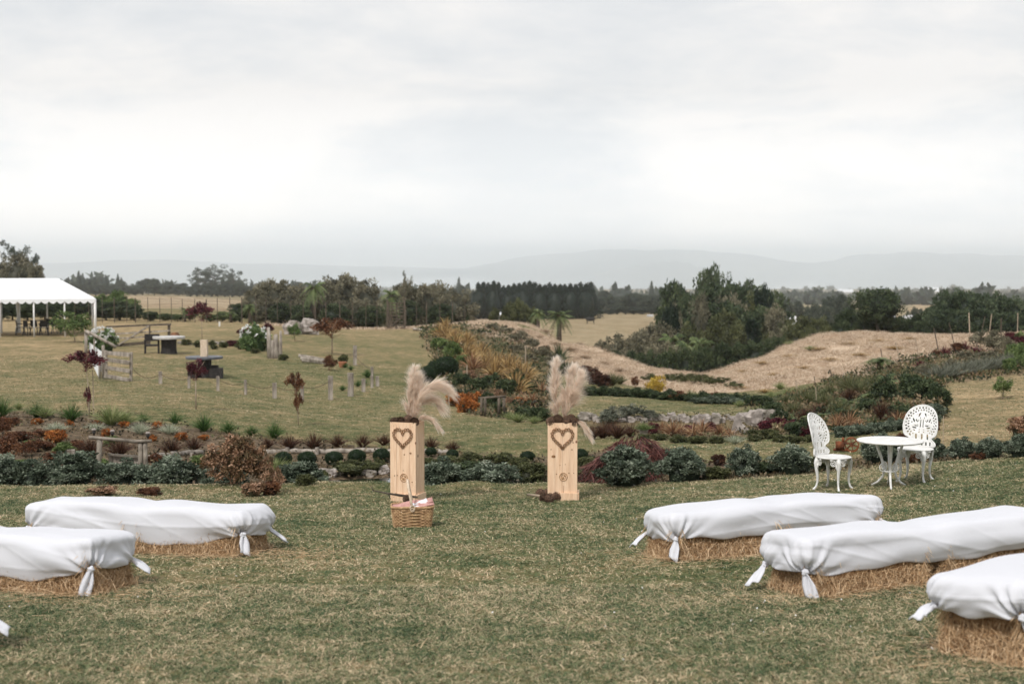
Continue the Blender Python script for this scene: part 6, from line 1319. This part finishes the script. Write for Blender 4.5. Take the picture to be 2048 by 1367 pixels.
# ------------------------------------------------------------------ background trees
random.seed(5)
def trees(kind, nv, mat, lst, what, group, name='tree', cat='tree'):
    lst = sorted(lst); n = len(lst)
    for i, (px, top, w, Y) in enumerate(lst): tree('%s%d' % (kind, i % nv), mat, px, top, w, Y, lr(i, n, what) if n > 1 else what, name, cat, group if n > 1 else None)
trees('scrub', 5, 'L_scrub', [(512, 572, 70, 112), (548, 552, 90, 118), (590, 566, 76, 112), (648, 556, 90, 114), (690, 540, 110, 120), (735, 556, 84, 116), (806, 566, 76, 118), (846, 562, 90, 116), (880, 560, 100, 120), (918, 578, 80, 112), (775, 592, 60, 109), (610, 588, 70, 108), (665, 588, 80, 108), (720, 596, 70, 108), (530, 592, 70, 108)], 'grey-brown scrub trees behind the deer fence', 'scrub trees behind the deer fence', 'scrub_tree')
trees('dense', 5, 'L_dark', [(480, 606, 60, 106), (560, 606, 60, 107), (600, 610, 56, 106), (670, 606, 70, 106), (740, 610, 60, 106), (820, 600, 50, 109), (880, 608, 64, 110), (915, 606, 56, 112)], 'dark low trees under the grey deer fence scrub', 'dark low trees behind the deer fence', 'bush')
trees('scrub', 5, 'L_fresh', [(205, 586, 60, 112), (235, 580, 64, 114), (262, 594, 50, 110)], 'green trees right behind the marquee corner', 'green trees behind the marquee')
trees('dense', 5, 'L_dark', [(-6, 600, 60, 104), (25, 604, 60, 106), (55, 598, 60, 104), (90, 600, 60, 106), (120, 598, 60, 104), (150, 600, 60, 106), (180, 596, 60, 105), (212, 604, 60, 105), (240, 600, 56, 105), (268, 608, 44, 104), (300, 622, 40, 103)], 'dark shrubby trees behind the marquee and fence', 'dark shrubby trees behind the marquee', 'bush')
trees('dense', 5, 'L_fern', [(330, 626, 40, 103), (355, 628, 40, 103), (380, 620, 30, 104), (420, 628, 40, 103), (445, 622, 34, 104), (465, 626, 30, 103)], 'small green shrubs along the left deer fence', 'small green shrubs along the left deer fence', 'bush')
trees('airy', 3, 'L_far', [(20, 477, 86, 150), (60, 492, 50, 152)], 'tall airy trees above the marquee', 'tall airy trees above the marquee')
trees('scrub', 5, 'L_scrub', [(40, 506, 80, 140), (75, 522, 50, 138), (5, 520, 60, 142)], 'yellow-grey leafy trees above the marquee roof', 'leafy trees above the marquee roof')
trees('airy', 3, 'L_far', [(400, 533, 60, 600), (432, 529, 80, 610), (466, 536, 60, 600), (425, 548, 110, 590)], 'airy domed trees on the horizon left of the scrub', 'airy domed trees on the horizon')
trees('dense', 5, 'L_far', [(380 + i * 14, 568 + random.uniform(-4, 6), 34, 580) for i in range(9)], 'low dark trees under the airy domed trees', 'low dark trees under the domed trees')
trees('dense', 5, 'L_far', [(150 + i * 13.5 + random.uniform(-4, 4), 562 + random.uniform(-8, 10) + (8 if i > 12 else -4 * (i < 3)), 32, 620 + 15 * (i % 3)) for i in range(18)] , 'blue-dark trees beyond the left dry field', 'blue-dark trees beyond the left field')
trees('conifer', 3, 'L_far', [(158, 545, 16, 640), (166, 549, 14, 640), (212, 552, 14, 640), (236, 550, 14, 640), (243, 556, 12, 640), (190, 556, 14, 640)], 'pointed conifers above the left tree line', 'pointed conifers above the left tree line', 'conifer', 'conifer')
trees('conifer', 3, 'L_conifer', [(957 + i * 10.2, 571 + random.uniform(-5, 4), 44, 330 + (i % 3) * 3) for i in range(23)], 'dark conifers in the clipped shelterbelt', 'dark conifers of the shelterbelt', 'conifer', 'conifer')
trees('dense', 5, 'L_olive', [(1035, 598, 60, 118), (1015, 612, 40, 116), (1060, 610, 40, 119), (990, 615, 30, 116)], 'olive bushes on the crest before the shelterbelt', 'olive bushes on the crest', 'bush')
for i, (px, top, w, Y) in enumerate([(1076, 612, 44, 104), (1118, 614, 66, 99)]): fern_tree(px, top, w, Y, ['small tree fern left of the large one on the dry crest', 'large dark tree fern standing on the dry crest'][i], i)
for i, (px, top, w, Y) in enumerate([(628, 554, 60, 107), (782, 572, 50, 106), (500, 604, 40, 103), (370, 612, 30, 102), (462, 620, 30, 102), (1345, 654, 60, 120), (1370, 668, 70, 118), (1400, 662, 60, 122), (1620, 655, 60, 112), (1650, 652, 50, 112), (1760, 712, 76, 54)]):
    fern_tree(px, top, w, Y, ['tree fern with flat crown amid the grey scrub', 'tree fern left of the timber stile top', 'dark tree fern at the left deer fence end', 'tree fern behind the far wine red maple', 'tree fern near the end of the left fence', 'left tree fern low in the gully trees', 'middle tree fern low in the gully trees', 'right tree fern low in the gully trees', 'left tree fern behind the right dry hill', 'right tree fern behind the right dry hill', 'big tree fern on the right garden slope'][i], i)
big = [(1352, 566, 90, 146), (1376, 590, 110, 138), (1416, 530, 84, 152), (1440, 560, 130, 148), (1492, 562, 140, 146), (1535, 574, 110, 150), (1400, 620, 120, 136), (1460, 606, 130, 134), (1525, 612, 120, 136), (1350, 628, 90, 134)]
trees('dense', 5, 'L_dark', big, 'tall dark trees of the gully wood', 'tall dark trees of the gully wood')
trees('airy', 3, 'L_dark', [(1418, 526, 60, 150), (1368, 562, 60, 142), (1446, 546, 60, 150)], 'airy tops standing above the gully wood', 'airy tops above the gully wood')
trees('scrub', 5, 'L_scrub', [(1402, 588, 60, 134), (1462, 578, 80, 140), (1346, 600, 60, 130), (1548, 606, 80, 128)], 'pale grey-green trees within the gully wood', 'pale grey-green trees in the gully wood')
trees('dense', 5, 'L_conifer', [(1527, 570, 50, 140), (1342, 600, 40, 128), (1500, 640, 60, 126)], 'blackish trees within the gully wood', 'blackish trees in the gully wood')
trees('scrub', 5, 'L_olive', [(1380, 640, 80, 126), (1430, 640, 90, 128), (1480, 640, 90, 126), (1530, 636, 80, 128), (1575, 640, 70, 124), (1450, 610, 70, 132), (1510, 580, 60, 142)], 'olive trees in the middle of the gully wood', 'olive trees of the gully wood')
trees('scrub', 5, 'L_scrub', [(1205, 676, 60, 122), (1235, 668, 80, 124), (1275, 656, 90, 126), (1300, 642, 90, 128), (1325, 646, 90, 122), (1330, 676, 100, 112), (1290, 686, 90, 110), (1245, 690, 80, 106), (1365, 690, 60, 110), (1560, 650, 60, 116), (1590, 668, 60, 112)], 'grey-brown scrub trees at the gully edge', 'grey-brown scrub at the gully edge', 'scrub_tree')
trees('dense', 5, 'L_dark', [(1230, 700, 44, 102), (1265, 702, 50, 102), (1300, 700, 56, 100), (1335, 694, 60, 102), (1370, 690, 60, 104), (1405, 690, 60, 106), (1440, 686, 60, 106), (1475, 684, 60, 106), (1510, 680, 60, 106), (1545, 672, 56, 108), (1575, 664, 50, 108)], 'low dark trees filling the bottom of the gully', 'low dark trees in the gully bottom', 'bush')
trees('dense', 5, 'L_olive', [(1600, 634, 70, 112), (1635, 632, 60, 110), (1662, 646, 40, 108), (1590, 654, 50, 106), (1625, 656, 56, 104)], 'olive bushes between the gully wood and round tree', 'olive bushes behind the right dry hill', 'bush')
trees('umbrella', 1, 'L_dark', [(1757, 576, 126, 103)], 'broad round crowned dark pine behind the right dry hill', None, 'round_pine')
trees('dense', 5, 'L_dark', [(1690, 620, 60, 108), (1712, 622, 60, 110), (1740, 632, 60, 104), (1775, 630, 66, 104), (1805, 630, 60, 106), (1832, 630, 56, 104), (1680, 640, 40, 102), (1850, 640, 50, 100)], 'dark low trees around the round crowned pine', 'dark low trees around the round pine', 'bush')
LM['laurel'] = 1; M['L_laurel'] = leaf_mat('laurel_foliage', (.012, .022, .012), (.035, .055, .028), (.08, .11, .055), (.15, .18, .10))
trees('dense', 5, 'L_laurel', [(1872, 604, 70, 104), (1890, 580, 80, 106), (1925, 576, 80, 106), (1960, 586, 80, 104), (1990, 584, 80, 106), (2025, 592, 80, 104), (2060, 596, 80, 106), (1880, 620, 70, 98), (1920, 616, 70, 98), (1960, 618, 70, 98), (2000, 622, 70, 98), (2040, 624, 70, 98)], 'mid green dense trees at the right edge', 'mid green dense trees at the right edge')
trees('dense', 5, 'L_far', [(1572, 598, 34, 300), (1596, 602, 30, 320), (1630, 606, 40, 260), (1660, 592, 50, 250), (1685, 590, 50, 245), (1615, 612, 30, 250), (1828, 614, 36, 230), (1650, 610, 40, 240)], 'bluish trees behind the round crowned pine', 'bluish trees behind the round pine')
trees('dense', 5, 'L_far', [(905, 575, 30, 560), (925, 572, 30, 560), (945, 580, 26, 500)], 'bluish trees left of the shelterbelt', 'bluish trees left of the shelterbelt')
trees('dense', 5, 'L_far', [(1195 + i * 14 + random.uniform(-4, 4), 578 + random.uniform(0, 22), 44, 420 + random.uniform(-40, 120)) for i in range(12)], 'hazy round trees right of the shelterbelt', 'hazy round trees right of the shelterbelt')
trees('dense', 5, 'L_far', [(1200 + i * 17, 612 + random.uniform(-6, 8), 46, 370) for i in range(9)], 'hazy low trees at the edge of the valley field', 'hazy low trees at the valley field')
trees('conifer', 3, 'L_far', [(1303, 565, 16, 700), (918, 558, 18, 900)], 'lone pointed conifers in the haze', 'lone pointed conifers in the haze', 'conifer', 'conifer')
trees('airy', 3, 'L_scrub', [(812, 538, 34, 116)], 'tall spindly tree rising behind the timber stile', None, 'spindly_tree')
# far-off woods that read as one mass
rng = np.random.default_rng(9); q = QM(); cs = []; 
for i in range(1500):
    Y = math.exp(rng.uniform(math.log(750), math.log(3500))); px = rng.uniform(60, 2200)
    if math.sin(px * .013 + Y * .002) * math.sin(px * .031 - Y * .0013) + rng.normal(0, .4) < -.15: continue
    X = (px - 1024) / F * Y; z = gz(X, Y); h = rng.uniform(6, 15) * (1.1 if rng.uniform() < .1 else .8); r = h * rng.uniform(.35, .9); cs.append((X, Y, z, h, r))
for X, Y, z, h, r in cs:
    n_ = 26; d = unit(rng.normal(size=(n_, 3))); d[:, 2] = np.abs(d[:, 2]); q.leaves(np.array([X, Y, z]) + d * [r * .8, r * .8, h * .75], h * .38, h * .26, rng.uniform(0, 1, n_) * .6 + .4 * rng.uniform(), .2, d, rng); q.core((X, Y, z + h * .35), (r * 1.5, r * 1.5, h * .9), .1, 4, .1, rng)
tag(link('far_woods', q.mesh('far_woods', M['L_far'])), 'hazy far-off woods and hedgerows down to the lake', None, None, 'stuff')
# houses and cow
def house(px, py, w, h, Y, label, yaw=.3):
    p = Vector(P(px, py, Y)); p.z = min(p.z, p.z); g_ = gz(p.x, p.y); e_ = empty('farm_building', label, 'building', (p.x, p.y, g_), yaw, 'pale farm buildings in the distance'); top = p.z - g_; W_ = m(w, Y); hh = m(h, Y) + top
    mb = MB(); mb.box((0, 0, hh * .35), (W_, W_ * .5, hh * .7)); mb.build('wall', M['wall'], e_)
    mb = MB(); a = W_ * .53; b_ = W_ * .29; z0 = hh * .7 + .01; mb.add([(-a, -b_, z0), (a, -b_, z0), (a, b_, z0), (-a, b_, z0), (-a, 0, hh), (a, 0, hh)], [(0, 1, 5, 4), (2, 3, 4, 5), (0, 4, 3), (1, 2, 5), (3, 2, 1, 0)]); mb.build('roof', M['roof'], e_)
    mb = MB()
    for s_ in (-.3, 0, .3): mb.box((W_ * s_, -W_ * .25 - .02, hh * .4), (W_ * .1, .03, hh * .2))
    mb.build('windows', M['iron'], e_)
house(1578, 640, 30, 8, 180, 'white roofed farm shed among the trees left of the round pine'); house(1782, 636, 18, 7, 190, 'small white house behind the round crowned pine', -.2); house(1815, 638, 22, 8, 190, 'white house glimpsed right of the round crowned pine', .4)
house(992, 626, 20, 2, 322, 'long white roofed shed at the foot of the shelterbelt', 0); house(1862, 580, 40, 5, 1500, 'wide pale shed far off near the lake on the right', 0); house(1300, 633, 12, 4, 345, 'tiny white shed at the far end of the valley field', .2)
house(1690, 582, 30, 4, 1700, 'pale low building far off near the lake', .1)
cw = hit(1181, 641, 120, 340) if False else at(1181, 300); mb = MB(); mb.blob((0, 0, 1.0), (2.0, .7, .85), 8, amp=.05, sq=.8); mb.blob((-1.15, 0, 1.2), (.6, .35, .4), 6, amp=.05)
for sx_ in (-.7, .7):
    for sy_ in (-.2, .2): mb.tube([(sx_, sy_, .8), (sx_, sy_, .4), (sx_ + .03, sy_, 0)], [.14, .08, .07], 6)
mb.tube([(-.85, 0, 1.15), (-1.1, 0, 1.2)], [.25, .18], 6); mb.tube([(1, 0, 1.2), (1.1, 0, .6)], [.04, .02], 5)
o = mb.build('cow', M['cow'], None, True); o.location = cw; tag(o, 'black cow standing far off in the valley field', 'cow')
orange_ = None

# ------------------------------------------------------------------ air
mt = bpy.data.materials.new('haze'); mt.use_nodes = True; t = mt.node_tree; t.nodes.remove(t.nodes['Principled BSDF'])
pv = t.nodes.new('ShaderNodeVolumePrincipled'); pv.inputs['Color'].default_value = (.95, .98, 1, 1); pv.inputs['Density'].default_value = 2.5e-4; pv.inputs['Anisotropy'].default_value = 0.9
t.links.new(pv.outputs[0], t.nodes['Material Output'].inputs['Volume'])
mb = MB(); mb.box((0, 5950, 18), (26000, 12300, 216)); mb.v = [(x, y, z) for x, y, z in mb.v]
hz = mb.build('haze', mt); tag(hz, 'pale haze over the valley and lake', None, None, 'stuff')
